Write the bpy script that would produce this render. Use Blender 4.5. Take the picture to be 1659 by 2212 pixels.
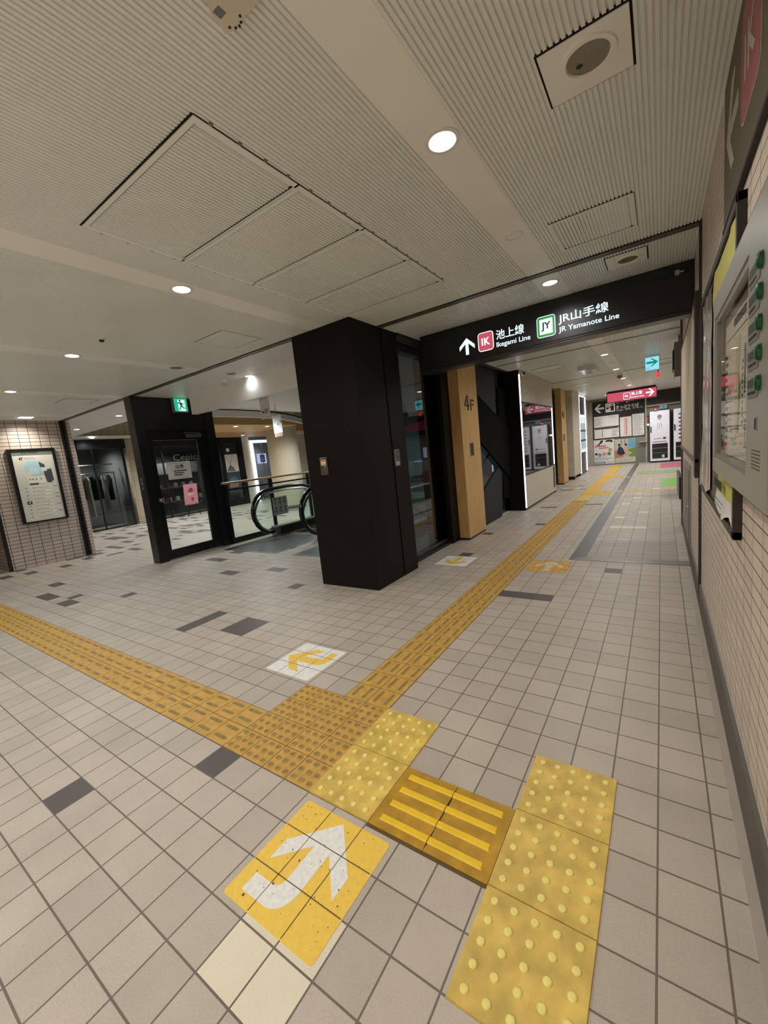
import bpy, bmesh, math, random
from math import sin, cos, pi, radians
from mathutils import Vector, Matrix
random.seed(7)
SC = bpy.context.scene
for o in list(bpy.data.objects): bpy.data.objects.remove(o)

# ---------------------------------------------------------------- camera
RR = ((0.8254812, 0.5545888, -0.1049387), (-0.0087347, -0.1733459, -0.9848223), (-0.5643621, 0.8138688, -0.1382496))
cam = bpy.data.objects.new('camera', bpy.data.cameras.new('camera'))
SC.collection.objects.link(cam)
M = Matrix(((RR[0][0], -RR[1][0], -RR[2][0], 1.8270516), (RR[0][1], -RR[1][1], -RR[2][1], -1.0044368),
            (RR[0][2], -RR[1][2], -RR[2][2], 1.3513048), (0, 0, 0, 1)))
cam.matrix_world = M
cam.data.sensor_fit = 'HORIZONTAL'; cam.data.sensor_width = 36.0
cam.data.lens = 878.5673 / 1659 * 36.0
cam.data.clip_start = 0.02; cam.data.clip_end = 100
SC.camera = cam
# ---------------------------------------------------------------- world, exposure
w = bpy.data.worlds.new('world'); SC.world = w; w.use_nodes = True
w.node_tree.nodes['Background'].inputs[0].default_value = (0.75, 0.85, 1.0, 1)
w.node_tree.nodes['Background'].inputs[1].default_value = 0.02
SC.view_settings.view_transform = 'Standard'; SC.view_settings.look = 'None'
SC.view_settings.gamma = 1.0; SC.view_settings.use_curve_mapping = False
SC.view_settings.exposure = 0.0
SC.cycles.use_denoising = True
SC.cycles.max_bounces = 9; SC.cycles.diffuse_bounces = 5; SC.cycles.glossy_bounces = 5
SC.cycles.transmission_bounces = 8; SC.cycles.transparent_max_bounces = 12
SC.cycles.caustics_reflective = False; SC.cycles.caustics_refractive = False
SC.cycles.sample_clamp_indirect = 4.0
LAMP_W = 43.0            # one recessed downlight
WARM = (1.0, 0.945, 0.865); NEUT = (1.0, 0.98, 0.955); COOL = (0.92, 0.97, 1.0)

H = 2.645                # ceiling
T = 0.15                 # tile pitch
TX = 0.1505

# ---------------------------------------------------------------- materials
def lin(c):
    c = c / 255.0
    return c / 12.92 if c <= 0.04045 else ((c + 0.055) / 1.055) ** 2.4
def L3(rgb): return tuple(lin(v) for v in rgb)
MATS = {}
def pm(name, rgb, rough=0.5, metal=0.0, spec=0.5, var=0.06, scale=8.0, bump=0.0, bscale=None, emit=None, es=0.0, ior=None, stretch=None, coat=0.0):
    if name in MATS: return MATS[name]
    m = bpy.data.materials.new(name); m.use_nodes = True; MATS[name] = m
    nt = m.node_tree; b = nt.nodes['Principled BSDF']
    c = L3(rgb)
    tc = nt.nodes.new('ShaderNodeTexCoord'); mp = nt.nodes.new('ShaderNodeMapping')
    nt.links.new(tc.outputs['Object'], mp.inputs[0])
    if stretch: mp.inputs['Scale'].default_value = stretch
    n = nt.nodes.new('ShaderNodeTexNoise'); n.inputs['Scale'].default_value = scale; n.inputs['Detail'].default_value = 5
    nt.links.new(mp.outputs[0], n.inputs['Vector'])
    r = nt.nodes.new('ShaderNodeValToRGB')
    r.color_ramp.elements[0].position = 0.3; r.color_ramp.elements[1].position = 0.7
    r.color_ramp.elements[0].color = (*[v * (1 - var) for v in c], 1)
    r.color_ramp.elements[1].color = (*[min(1, v * (1 + var)) for v in c], 1)
    nt.links.new(n.outputs[0], r.inputs[0]); nt.links.new(r.outputs[0], b.inputs['Base Color'])
    b.inputs['Roughness'].default_value = rough; b.inputs['Metallic'].default_value = metal
    b.inputs['Specular IOR Level'].default_value = spec
    if ior: b.inputs['IOR'].default_value = ior
    if coat: b.inputs['Coat Weight'].default_value = coat
    if bump:
        bn = nt.nodes.new('ShaderNodeBump'); bn.inputs['Strength'].default_value = bump; bn.inputs['Distance'].default_value = 0.002
        n2 = nt.nodes.new('ShaderNodeTexNoise'); n2.inputs['Scale'].default_value = bscale or scale * 10
        nt.links.new(mp.outputs[0], n2.inputs['Vector'])
        nt.links.new(n2.outputs[0], bn.inputs['Height']); nt.links.new(bn.outputs[0], b.inputs['Normal'])
    if emit:
        b.inputs['Emission Color'].default_value = (*L3(emit), 1); b.inputs['Emission Strength'].default_value = es
    return m
def glass(name, tint=(235, 245, 242), refl=1.5):
    if name in MATS: return MATS[name]
    m = bpy.data.materials.new(name); m.use_nodes = True; MATS[name] = m
    nt = m.node_tree; nt.nodes.remove(nt.nodes['Principled BSDF'])
    out = nt.nodes['Material Output']
    t = nt.nodes.new('ShaderNodeBsdfTransparent'); g = nt.nodes.new('ShaderNodeBsdfGlossy'); g.inputs['Roughness'].default_value = 0.01
    n = nt.nodes.new('ShaderNodeTexNoise'); n.inputs['Scale'].default_value = 3
    r = nt.nodes.new('ShaderNodeValToRGB'); c = L3(tint)
    r.color_ramp.elements[0].color = (*[v * 0.97 for v in c], 1); r.color_ramp.elements[1].color = (*c, 1)
    nt.links.new(n.outputs[0], r.inputs[0]); nt.links.new(r.outputs[0], t.inputs[0])
    f = nt.nodes.new('ShaderNodeFresnel'); f.inputs['IOR'].default_value = refl
    mx = nt.nodes.new('ShaderNodeMixShader')
    ge = nt.nodes.new('ShaderNodeNewGeometry'); sb = nt.nodes.new('ShaderNodeMath'); sb.operation = 'SUBTRACT'; sb.inputs[0].default_value = 1.0
    ml = nt.nodes.new('ShaderNodeMath'); ml.operation = 'MULTIPLY'     # only the outer face of a pane reflects
    nt.links.new(ge.outputs['Backfacing'], sb.inputs[1]); nt.links.new(sb.outputs[0], ml.inputs[0]); nt.links.new(f.outputs[0], ml.inputs[1])
    nt.links.new(ml.outputs[0], mx.inputs[0]); nt.links.new(t.outputs[0], mx.inputs[1]); nt.links.new(g.outputs[0], mx.inputs[2])
    nt.links.new(mx.outputs[0], out.inputs[0])
    return m
def tiled(name, rgb, mortar, plane, bw, bh, ms, rough=0.5, var=0.1, stain=0.12, off=(0, 0), spec=0.4, offset=0.0, grain=0.75, bdist=0.0015):
    """stack-bonded tiles laid in world metres; plane = which two axes the pattern runs in"""
    if name in MATS: return MATS[name]
    m = bpy.data.materials.new(name); m.use_nodes = True; MATS[name] = m
    nt = m.node_tree; N = nt.nodes; Lk = nt.links; b = N['Principled BSDF']
    tc = N.new('ShaderNodeTexCoord'); sp = N.new('ShaderNodeSeparateXYZ'); cb = N.new('ShaderNodeCombineXYZ')
    Lk.new(tc.outputs['Object'], sp.inputs[0])
    ax = {'x': 0, 'y': 1, 'z': 2}
    for i in (0, 1):
        a = N.new('ShaderNodeMath'); a.operation = 'ADD'; a.inputs[1].default_value = off[i]
        Lk.new(sp.outputs[ax[plane[i]]], a.inputs[0]); Lk.new(a.outputs[0], cb.inputs[i])
    br = N.new('ShaderNodeTexBrick'); br.offset = offset; br.squash = 1.0
    br.inputs['Scale'].default_value = 1.0; br.inputs['Brick Width'].default_value = bw; br.inputs['Row Height'].default_value = bh
    br.inputs['Mortar Size'].default_value = ms; br.inputs['Mortar Smooth'].default_value = 0.15; br.inputs['Bias'].default_value = 0.0
    c = L3(rgb)
    br.inputs['Color1'].default_value = (*[v * (1 - var) for v in c], 1)
    br.inputs['Color2'].default_value = (*[min(1, v * (1 + var)) for v in c], 1)
    br.inputs['Mortar'].default_value = (*L3(mortar), 1)
    Lk.new(cb.outputs[0], br.inputs['Vector'])
    n = N.new('ShaderNodeTexNoise'); n.inputs['Scale'].default_value = 2.2; n.inputs['Detail'].default_value = 6; n.inputs['Roughness'].default_value = 0.65
    Lk.new(tc.outputs['Object'], n.inputs['Vector'])
    n3 = N.new('ShaderNodeTexNoise'); n3.inputs['Scale'].default_value = 160; n3.inputs['Detail'].default_value = 3
    Lk.new(tc.outputs['Object'], n3.inputs['Vector'])
    ad = N.new('ShaderNodeMath'); ad.operation = 'MULTIPLY_ADD'; ad.inputs[1].default_value = grain
    Lk.new(n3.outputs[0], ad.inputs[0]); Lk.new(n.outputs[0], ad.inputs[2])
    r = N.new('ShaderNodeValToRGB'); r.color_ramp.elements[0].position = 0.35; r.color_ramp.elements[1].position = 0.65 + grain * 0.5
    r.color_ramp.elements[0].color = (1 - stain, 1 - stain, 1 - stain * 1.1, 1); r.color_ramp.elements[1].color = (1 + stain * 0.5,) * 3 + (1,)
    Lk.new(ad.outputs[0], r.inputs[0])
    mx = N.new('ShaderNodeMix'); mx.data_type = 'RGBA'; mx.blend_type = 'MULTIPLY'; mx.inputs[0].default_value = 1
    Lk.new(br.outputs['Color'], mx.inputs[6]); Lk.new(r.outputs[0], mx.inputs[7]); Lk.new(mx.outputs[2], b.inputs['Base Color'])
    b.inputs['Roughness'].default_value = rough; b.inputs['Specular IOR Level'].default_value = spec
    bn = N.new('ShaderNodeBump'); bn.invert = True; bn.inputs['Strength'].default_value = 0.7; bn.inputs['Distance'].default_value = bdist
    Lk.new(br.outputs['Fac'], bn.inputs['Height']); Lk.new(bn.outputs[0], b.inputs['Normal'])
    return m

BLACK = pm('black_cladding', (19, 15, 12), 0.5, 0, 0.22, 0.12, 3)
BLKMET = pm('black_metal', (20, 20, 23), 0.35, 0.0, 0.5, 0.1, 6)
CEIL = pm('ceiling_cream', (238, 242, 238), 0.34, 0, 0.4, 0.03, 2)
CEILF = pm('ceiling_flat', (246, 246, 242), 0.38, 0, 0.4, 0.03, 2)
CWHITE = pm('soffit_white', (238, 238, 236), 0.4, 0, 0.4, 0.03, 2)
DARKGAP = pm('dark_gap', (14, 13, 12), 0.9)
RAILG = pm('shutter_rail_grey', (120, 116, 108), 0.4, 0.5, 0.5, 0.1, 10)
STEEL = pm('stainless', (175, 177, 175), 0.28, 1.0, 0.5, 0.08, 30, stretch=(1, 30, 1))
STEELD = pm('stainless_plate', (124, 127, 128), 0.34, 0.7, 0.5, 0.12, 40)
WOOD = pm('oak_veneer', (216, 176, 116), 0.45, 0, 0.4, 0.16, 9, stretch=(6, 6, 0.35))
BOARD = pm('white_wood_board', (214, 206, 190), 0.5, 0, 0.35, 0.16, 7, stretch=(1, 1, 14))
WHITE = pm('white_paint', (232, 233, 232), 0.4, 0, 0.4, 0.03)
PAPER = pm('paper', (236, 234, 230), 0.7, 0, 0.2, 0.03, 4)
INK = pm('ink_black', (34, 33, 34), 0.6)
INKG = pm('ink_grey', (120, 122, 124), 0.6)
GREYP = pm('panel_grey', (172, 170, 160), 0.36, 0.25, 0.5, 0.04, 5)
TACT = pm('tactile_ochre', (206, 164, 84), 0.55, 0, 0.4, 0.14, 18, bump=0.25, bscale=160)
WORN = pm('tactile_worn', (150, 128, 74), 0.5, 0, 0.4, 0.2, 40)
PLATE = pm('tactile_plate_yellow', (224, 192, 98), 0.5, 0, 0.4, 0.26, 12, bump=0.25, bscale=220)
DOME = pm('tactile_dome', (253, 236, 136), 0.42, 0, 0.5, 0.06, 30)
BARB = pm('bar_plate_brown', (190, 146, 44), 0.55, 0, 0.4, 0.22, 14)
BARY = pm('bar_yellow', (252, 206, 36), 0.45, 0, 0.5, 0.06, 20)
GLASS = glass('clear_glass', (251, 253, 252)); GLASSG = glass('green_glass', (244, 251, 248), 1.4); GLASSM = glass('mirror_glass', (120, 130, 130), 2.0)
GLASSC = glass('corridor_glass', (168, 178, 184), 2.4)
RUBBER = pm('black_rubber', (18, 18, 19), 0.3, 0, 0.6, 0.1, 12)
def em(name, rgb, s): return pm(name, [v * .25 for v in rgb], 0.4, emit=rgb, es=s, var=0.02)
LAMP = em('lamp_face', (255, 250, 238), 9.0)
LED = em('led_white', (244, 250, 255), 3.0)
SIGNW = em('sign_white_lit', (222, 248, 255), 1.3)
GREEN_LIT = em('exit_green_lit', (34, 190, 140), 0.9)
RED_LIT = em('sign_red_lit', (218, 88, 108), 0.85)

# ---------------------------------------------------------------- mesh building
class Fr:
    """a flat frame: origin, right, up, towards viewer"""
    def __init__(s, o, u, v, n): s.o, s.u, s.v, s.n = Vector(o), Vector(u), Vector(v), Vector(n)
    def p(s, a, b, c=0.0): return s.o + s.u * a + s.v * b + s.n * c
def F_S(x, y, z): return Fr((x, y, z), (1, 0, 0), (0, 0, 1), (0, -1, 0))       # faces the camera (-y)
def F_W(x, y, z): return Fr((x, y, z), (0, -1, 0), (0, 0, 1), (-1, 0, 0))      # on a right-hand wall, facing -x
def F_E(x, y, z): return Fr((x, y, z), (0, 1, 0), (0, 0, 1), (1, 0, 0))        # on a left-hand wall, facing +x
def F_UP(x, y, z): return Fr((x, y, z), (1, 0, 0), (0, 1, 0), (0, 0, 1))       # on the floor
def F_DN(x, y, z): return Fr((x, y, z), (1, 0, 0), (0, -1, 0), (0, 0, -1))     # under the ceiling
WF = Fr((0, 0, 0), (1, 0, 0), (0, 1, 0), (0, 0, 1))
class MB:
    def __init__(s): s.v, s.f, s.m, s.mats = [], [], [], []
    def mi(s, m):
        if m not in s.mats: s.mats.append(m)
        return s.mats.index(m)
    def face(s, pts, m):
        i = len(s.v); s.v += [tuple(p) for p in pts]; s.f.append(tuple(range(i, i + len(pts)))); s.m.append(s.mi(m)); return s
    def box(s, x0, x1, y0, y1, z0, z1, m, fr=WF):
        i = len(s.v); k = s.mi(m)
        for c in (z0, z1):
            for a, b in ((x0, y0), (x1, y0), (x1, y1), (x0, y1)): s.v.append(tuple(fr.p(a, b, c)))
        for q in ((3, 2, 1, 0), (4, 5, 6, 7), (0, 1, 5, 4), (1, 2, 6, 5), (2, 3, 7, 6), (3, 0, 4, 7)):
            s.f.append(tuple(i + t for t in q)); s.m.append(k)
        return s
    def poly(s, pts, c0, c1, m, fr=WF):
        i = len(s.v); k = s.mi(m); n = len(pts)
        if sum(pts[a][0] * pts[(a + 1) % n][1] - pts[(a + 1) % n][0] * pts[a][1] for a in range(n)) < 0: pts = pts[::-1]
        for c in (c0, c1):
            for a, b in pts: s.v.append(tuple(fr.p(a, b, c)))
        s.f.append(tuple(i + t for t in range(n - 1, -1, -1))); s.m.append(k)
        s.f.append(tuple(i + n + t for t in range(n))); s.m.append(k)
        for t in range(n):
            u = (t + 1) % n; s.f.append((i + t, i + u, i + n + u, i + n + t)); s.m.append(k)
        return s
    def disc(s, a, b, r, c0, c1, m, fr=WF, n=28, r2=None):
        i = len(s.v); k = s.mi(m); r2 = r if r2 is None else r2
        for c, q in ((c0, r), (c1, r2)):
            for t in range(n): s.v.append(tuple(fr.p(a + q * cos(2 * pi * t / n), b + q * sin(2 * pi * t / n), c)))
        s.f.append(tuple(i + t for t in range(n - 1, -1, -1))); s.m.append(k)
        s.f.append(tuple(i + n + t for t in range(n))); s.m.append(k)
        for t in range(n):
            u = (t + 1) % n; s.f.append((i + t, i + u, i + n + u, i + n + t)); s.m.append(k)
        return s
    def lathe(s, a, b, prof, m, fr=WF, n=32):
        """prof = [(radius, height)...] spun about the frame's normal"""
        i = len(s.v); k = s.mi(m); q = len(prof)
        for t in range(n):
            for r, c in prof: s.v.append(tuple(fr.p(a + r * cos(2 * pi * t / n), b + r * sin(2 * pi * t / n), c)))
        for t in range(n):
            u = (t + 1) % n
            for j in range(q - 1):
                s.f.append((i + t * q + j, i + u * q + j, i + u * q + j + 1, i + t * q + j + 1)); s.m.append(k)
        return s
    def dome(s, a, b, r, h, c, m, fr=WF, n=14):
        prof = [(r, c), (r * 0.93, c + h * 0.55), (r * 0.78, c + h * 0.85), (r * 0.5, c + h), (0.0005, c + h * 1.02)]
        return s.lathe(a, b, prof, m, fr, n)
    def ring(s, a, b, r0, r1, c0, c1, m, fr=WF, n=28):
        return s.lathe(a, b, [(r1, c0), (r1, c1), (r0, c1), (r0, c0)], m, fr, n)
    def tube(s, pts, r, m, n=10, closed=False):
        i = len(s.v); k = s.mi(m); P = [Vector(p) for p in pts]; Q = len(P)
        for t in range(Q):
            d = (P[(t + 1) % Q] - P[t - 1]) if closed else (P[min(t + 1, Q - 1)] - P[max(t - 1, 0)])
            d.normalize(); up = Vector((0, 0, 1)) if abs(d.z) < 0.95 else Vector((1, 0, 0))
            a = d.cross(up).normalized(); b = a.cross(d)
            for j in range(n): s.v.append(tuple(P[t] + a * (r * cos(2 * pi * j / n)) + b * (r * sin(2 * pi * j / n))))
        for t in range(Q if closed else Q - 1):
            u = (t + 1) % Q
            for j in range(n):
                h = (j + 1) % n; s.f.append((i + t * n + j, i + t * n + h, i + u * n + h, i + u * n + j)); s.m.append(k)
        if not closed:
            s.f.append(tuple(i + j for j in range(n))); s.m.append(k)
            s.f.append(tuple(i + (Q - 1) * n + j for j in range(n - 1, -1, -1))); s.m.append(k)
        return s
    def rbox(s, a0, a1, b0, b1, r, c0, c1, m, fr=WF, n=6):
        pts = []
        for cx, cy, st in ((a1 - r, b1 - r, 0), (a0 + r, b1 - r, 1), (a0 + r, b0 + r, 2), (a1 - r, b0 + r, 3)):
            for t in range(n + 1):
                an = pi / 2 * (st + t / n); pts.append((cx + r * cos(an), cy + r * sin(an)))
        return s.poly(pts, c0, c1, m, fr)
    def text(s, body, a0, a1, b0, b1, c, m, fr=WF, bold=0.0, spacing=1.0):
        V, Fc = glyphs(body, bold, spacing)
        if not V: return s
        xs = [p[0] for p in V]; ys = [p[1] for p in V]
        sx = (a1 - a0) / max(1e-6, max(xs) - min(xs)); sy = (b1 - b0) / max(1e-6, max(ys) - min(ys))
        i = len(s.v); k = s.mi(m)
        for x, y in V: s.v.append(tuple(fr.p(a0 + (x - min(xs)) * sx, b0 + (y - min(ys)) * sy, c)))
        for q in Fc: s.f.append(tuple(i + t for t in q)); s.m.append(k)
        return s
    def scrib(s, a0, a1, b0, b1, rows, m, c, fr=WF, fill=0.6, seed=1, wmin=0.06, wmax=0.22):
        """lines of small print too fine to read"""
        rd = random.Random(seed); hh = (b1 - b0) / rows; W = a1 - a0
        for r in range(rows):
            x = a0; end = a0 + W * rd.uniform(0.55, 1.0)
            while x < end:
                wd = W * rd.uniform(wmin, wmax)
                s.box(x, min(x + wd, a1), b1 - hh * (r + 0.5 + fill * 0.25), b1 - hh * (r + 0.5 - fill * 0.25), c, c + 0.0006, m, fr); x += wd + W * 0.025
        return s
    def build(s, name, parent=None, keep=False, bevel=0.0, smooth=False, base=True):
        me = bpy.data.meshes.new(name)
        if keep: og = Vector((0, 0, 0))
        else:
            xs = [p[0] for p in s.v]; ys = [p[1] for p in s.v]; zs = [p[2] for p in s.v]
            og = Vector(((min(xs) + max(xs)) / 2, (min(ys) + max(ys)) / 2, min(zs)))
        me.from_pydata([tuple(Vector(p) - og) for p in s.v], [], s.f)
        for m in s.mats: me.materials.append(m)
        me.polygons.foreach_set('material_index', s.m)
        if smooth: me.polygons.foreach_set('use_smooth', [True] * len(s.f))
        me.update()
        o = bpy.data.objects.new(name, me); SC.collection.objects.link(o)
        pw = Vector((0, 0, 0))
        if parent is not None:
            q = parent
            while q is not None: pw += q.location; q = q.parent
            o.parent = parent
        o.location = og - pw
        if bevel:
            b = o.modifiers.new('bevel', 'BEVEL'); b.width = bevel; b.segments = 2; b.limit_method = 'ANGLE'; b.angle_limit = radians(50)
        if smooth:
            try: me.set_sharp_from_angle(angle=radians(40))
            except Exception: pass
        return o
_GC = {}
def glyphs(body, bold, spacing):
    key = (body, bold, spacing)
    if key in _GC: return _GC[key]
    cu = bpy.data.curves.new('lettering', 'FONT'); cu.body = body; cu.size = 1.0
    cu.offset = bold; cu.space_character = spacing; cu.resolution_u = 3
    o = bpy.data.objects.new('lettering', cu); SC.collection.objects.link(o)
    dg = bpy.context.evaluated_depsgraph_get()
    me = bpy.data.meshes.new_from_object(o.evaluated_get(dg))
    V = [(v.co.x, v.co.y) for v in me.vertices]; Fc = [tuple(p.vertices) for p in me.polygons]
    bpy.data.objects.remove(o); bpy.data.curves.remove(cu); bpy.data.meshes.remove(me)
    _GC[key] = (V, Fc); return _GC[key]
def tag(o, label, cat, group=None, kind=None):
    o['label'] = label; o['category'] = cat
    if group: o['group'] = group
    if kind: o['kind'] = kind
    return o
def thing(name, loc, label, cat, group=None, kind=None):
    o = bpy.data.objects.new(name, None); o.empty_display_size = 0.1; SC.collection.objects.link(o); o.location = loc
    return tag(o, label, cat, group, kind)
def struct(o): o['kind'] = 'structure'; return o
def dup(root, dloc, label=None):
    r = root.copy(); SC.collection.objects.link(r); r.location = root.location + Vector(dloc)
    if label: r['label'] = label
    for ch in list(root.children):
        c = ch.copy(); SC.collection.objects.link(c); c.parent = r
        for g in ch.children:
            d = g.copy(); SC.collection.objects.link(d); d.parent = c
    return r
def arrow_pts(cx, cy, s, ang=0.0, th=0.2):
    P = [(0, .5), (.5, .04), (.5, -.2), (th / 2, .17), (th / 2, -.5), (-th / 2, -.5), (-th / 2, .17), (-.5, -.2), (-.5, .04)]
    return [(cx + s * (x * cos(ang) - y * sin(ang)), cy + s * (x * sin(ang) + y * cos(ang))) for x, y in P]
def spot(name, loc, power, size=150, blend=0.6, rad=0.05, color=NEUT, target=None):
    l = bpy.data.lights.new(name, 'SPOT'); l.energy = power; l.spot_size = radians(size); l.spot_blend = blend; l.shadow_soft_size = rad; l.color = color
    o = bpy.data.objects.new(name, l); SC.collection.objects.link(o); o.location = loc
    if target: o.rotation_euler = (Vector(target) - Vector(loc)).to_track_quat('-Z', 'Y').to_euler()
    return o

# ================================================================= STRUCTURE
# ---- floor: one quad per tile, the accent tiles chosen one by one
FKW = dict(plane='xy', bw=TX, bh=T, ms=0.0030, rough=0.45, spec=0.4)
FL = tiled('floor_tile', (190, 179, 166), (116, 106, 96), var=0.06, stain=0.22, **FKW)
FLD = tiled('floor_tile_dark', (98, 90, 88), (110, 102, 94), var=0.05, stain=0.1, **FKW)
FLC = tiled('floor_tile_cream', (232, 222, 198), (116, 106, 96), var=0.04, stain=0.1, **FKW)
FLM = tiled('floor_tile_mid', (176, 165, 154), (116, 106, 96), var=0.05, stain=0.12, **FKW)
dark = {(0, -1), (-3, -4), (-12, 5), (-12, 6), (-12, 7), (-9, 6), (-8, 6), (-9, 7), (-8, 7), (-33, 4), (-32, 4), (-31, 4), (-29, 5), (-28, 4), (-27, 4),
        (-24, 7), (-37, 6), (-36, 6), (-17, 16), (-16, 16), (-21, 14), (-20, 14), (-11, 13), (-28, 20), (-27, 20), (-28, 17), (-27, 17), (-26, 17),
        (4, 16), (5, 16), (6, 16), (-2, 24), (9, 22), (-3, 32), (-1, 48), (0, 48), (1, 37), (-4, 52), (-1, 66), (0, 71), (-1, 80), (-2, 66), (1, 66), (3, 50), (4, 50),
        (5, 50), (-36, 21), (-37, 21), (-22, 23), (-23, 23)}
cream = {(5, -4), (6, -4), (5, -3), (6, -3), (8, 41), (10, 36), (9, 36), (8, 36), (10, 44), (8, 50), (9, 59), (11, 64), (-2, 68), (0, 68), (9, 55)}
rf = random.Random(3)
for k in range(230):
    u = rf.randint(-84, -47); v = rf.randint(-4, 50); n = rf.choice((1, 2, 2, 3))
    for t in range(n): dark.add((u + t, v))
X0, X1, Y0, Y1 = -87, 60, -53, 119
fm = MB()
nu, nv = X1 - X0 + 1, Y1 - Y0 + 1
fm.v = [(u * TX, v * T, 0.0) for v in range(Y0, Y1 + 1) for u in range(X0, X1 + 1)]
for m in (FL, FLD, FLC, FLM): fm.mi(m)
for v in range(Y0, Y1):
    for u in range(X0, X1):
        if -31 <= u < -6 and 30 <= v < 62 and not (u >= -11 and v < 33): continue         # escalator well
        i = (v - Y0) * nu + (u - X0); fm.f.append((i, i + 1, i + nu + 1, i + nu))
        fm.m.append(1 if (u, v) in dark else 2 if (u, v) in cream else 3 if (7 <= u < 13 and 25 <= v < 31) or (v in (56, 57) and u > 7) else 0)
struct(fm.build('floor', keep=True))
# floor below, seen down the escalator well
fb = MB(); fb.box(-4.9, -0.7, 4.3, 13, -3.1, -3.0, FLM)
struct(fb.build('floor_lower', keep=True))
wl = MB(); PITW = pm('well_grey', (150, 150, 146), 0.6)
wl.box(-4.74, -4.67, 4.5, 9.3, -3, -0.002, PITW); wl.box(-0.90, -0.82, 4.5, 9.3, -3, -0.002, PITW); wl.box(-4.67, -0.9, 9.25, 9.33, -3, -0.002, PITW)
struct(wl.build('wall_well', keep=True))

# ---- right wall
WT = tiled('wall_tile_right', (226, 212, 197), (78, 64, 54), 'yz', 0.148, 0.0487, 0.0022, rough=0.42, var=0.07, stain=0.16, off=(0.09, 0.04))
WTX = tiled('wall_tile_cross', (184, 164, 150), (92, 78, 68), 'xz', 0.148, 0.0487, 0.0016, rough=0.42, var=0.07, stain=0.16)
wr = MB(); wr.box(2.06, 2.30, -8, 5.62, 0, 2.75, WT); struct(wr.build('wall_right', keep=True))
br_ = MB(); BASEG = pm('baseboard_grey', (100, 95, 88), 0.55, 0, 0.4, 0.1, 6)
br_.poly([(2.045, 0.006), (2.048, 0.168), (2.06, 0.172), (2.06, 0.006)], -8, 5.62, BASEG, Fr((0, 0, 0), (1, 0, 0), (0, 0, 1), (0, 1, 0)))
br_.box(2.018, 2.047, -8, 3.6, 0.0, 0.006, pm('cove_tile', (186, 175, 162), 0.5))
struct(br_.build('baseboard_right', keep=True))
tr = MB(); tr.box(2.047, 2.0605, 2.63, 2.70, 0, H, pm('guide_dark', (70, 66, 62), 0.4, 0.5)); tr.box(2.045, 2.0475, 2.655, 2.672, 0, H, DARKGAP)
struct(tr.build('trim_1', keep=True))
# end of the right wall: beige board with dark edges
BEIGE = pm('beige_board', (222, 206, 182), 0.5, 0, 0.3, 0.04, 3)
tb = MB(); tb.box(2.045, 2.0605, 3.02, 5.62, 1.075, 2.25, BEIGE); struct(tb.build('trim_2', keep=True))
tb = MB(); tb.box(2.035, 2.0605, 2.86, 3.02, 0.93, 2.27, pm('dark_trim', (58, 50, 46), 0.5)); tb.box(2.04, 2.0605, 3.0, 5.64, 2.25, 2.27, MATS['dark_trim'])
tb.box(2.038, 2.31, 5.62, 5.66, 0.0, H, pm('edge_trim', (92, 86, 80), 0.5)); tb.box(2.03, 2.0605, 2.86, 5.66, 1.045, 1.075, pm('rail_trim', (128, 116, 104), 0.5))
struct(tb.build('trim_3', keep=True))

# ---- block of brick on the left with the floor guide on it
WL = tiled('wall_tile_left', (192, 178, 168), (52, 44, 40), 'yz', 0.15, 0.0665, 0.0042, rough=0.45, var=0.06, stain=0.1, off=(-0.03, 0.0), grain=0.2)
WLX = tiled('wall_tile_left_side', (182, 172, 158), (52, 44, 40), 'xz', 0.15, 0.0665, 0.0042, rough=0.45, var=0.06, stain=0.1, grain=0.2)
b = MB(); b.box(-9.4, -7.70, 1.03, 2.345, 0, H + 0.02, WLX)
o = b.build('wall_left', keep=True); o.data.materials.append(WL)
for p in o.data.polygons:
    if p.normal.x > 0.5: p.material_index = 1
struct(o)
b = MB(); b.box(-7.735, -7.69, 1.0, 1.05, 0, H, BLKMET); struct(b.build('trim_4', keep=True))
b = MB(); b.box(-7.71, -7.675, 2.17, 2.205, 0, H, BLKMET); b.box(-7.71, -7.675, 2.225, 2.265, 0, H, BLKMET); b.box(-7.71, -7.69, 2.2, 2.23, 0, H, DARKGAP); struct(b.build('trim_5', keep=True))

# ---- ceiling: ribbed metal panels with flat strips
PITCH = 0.02
def ribs(mb, x0, x1, y0, y1, z=H):
    n = int(round((x1 - x0) / PITCH)); k = mb.mi(CEIL)
    prof = []
    for t in range(n):
        a = x0 + t * (x1 - x0) / n; q = (x1 - x0) / n
        prof += [(a, z), (a + q * 0.62, z), (a + q * 0.72, z + 0.009), (a + q * 0.90, z + 0.009)]
    prof.append((x1, z)); i = len(mb.v)
    for y in (y0, y1):
        for x, zz in prof: mb.v.append((x, y, zz))
    q = len(prof)
    for t in range(q - 1): mb.f.append((i + t, i + q + t, i + q + t + 1, i + t + 1)); mb.m.append(k)
STRIPS = [(0.95, 1.15), (-1.04, -0.84), (-3.08, -2.88), (-5.1, -4.9), (-7.1, -6.92), (-9.12, -8.94)]
cm = MB()
def ceil_panel(x0, x1, y0, y1):
    xs = [x0]
    cuts = sorted(s for s in STRIPS if s[0] > x0 and s[1] < x1)
    a = x0
    for s in cuts:
        ribs(cm, a, s[0], y0, y1); cm.box(s[0], s[1], y0, y1, H - 0.0015, H + 0.01, CEILF); a = s[1]
    ribs(cm, a, x1, y0, y1)
ceil_panel(-1.32, 2.06, -8, 2.635)
ceil_panel(-13, -1.32, -8, 2.20)
ceil_panel(-0.56, 2.06, 2.735, 6.17); ceil_panel(-0.56, 2.06, 6.20, 9.97); ceil_panel(-0.56, 2.06, 10.0, 17.8)
ceil_panel(2.06, 9, 5.66, 17.8)
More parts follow.
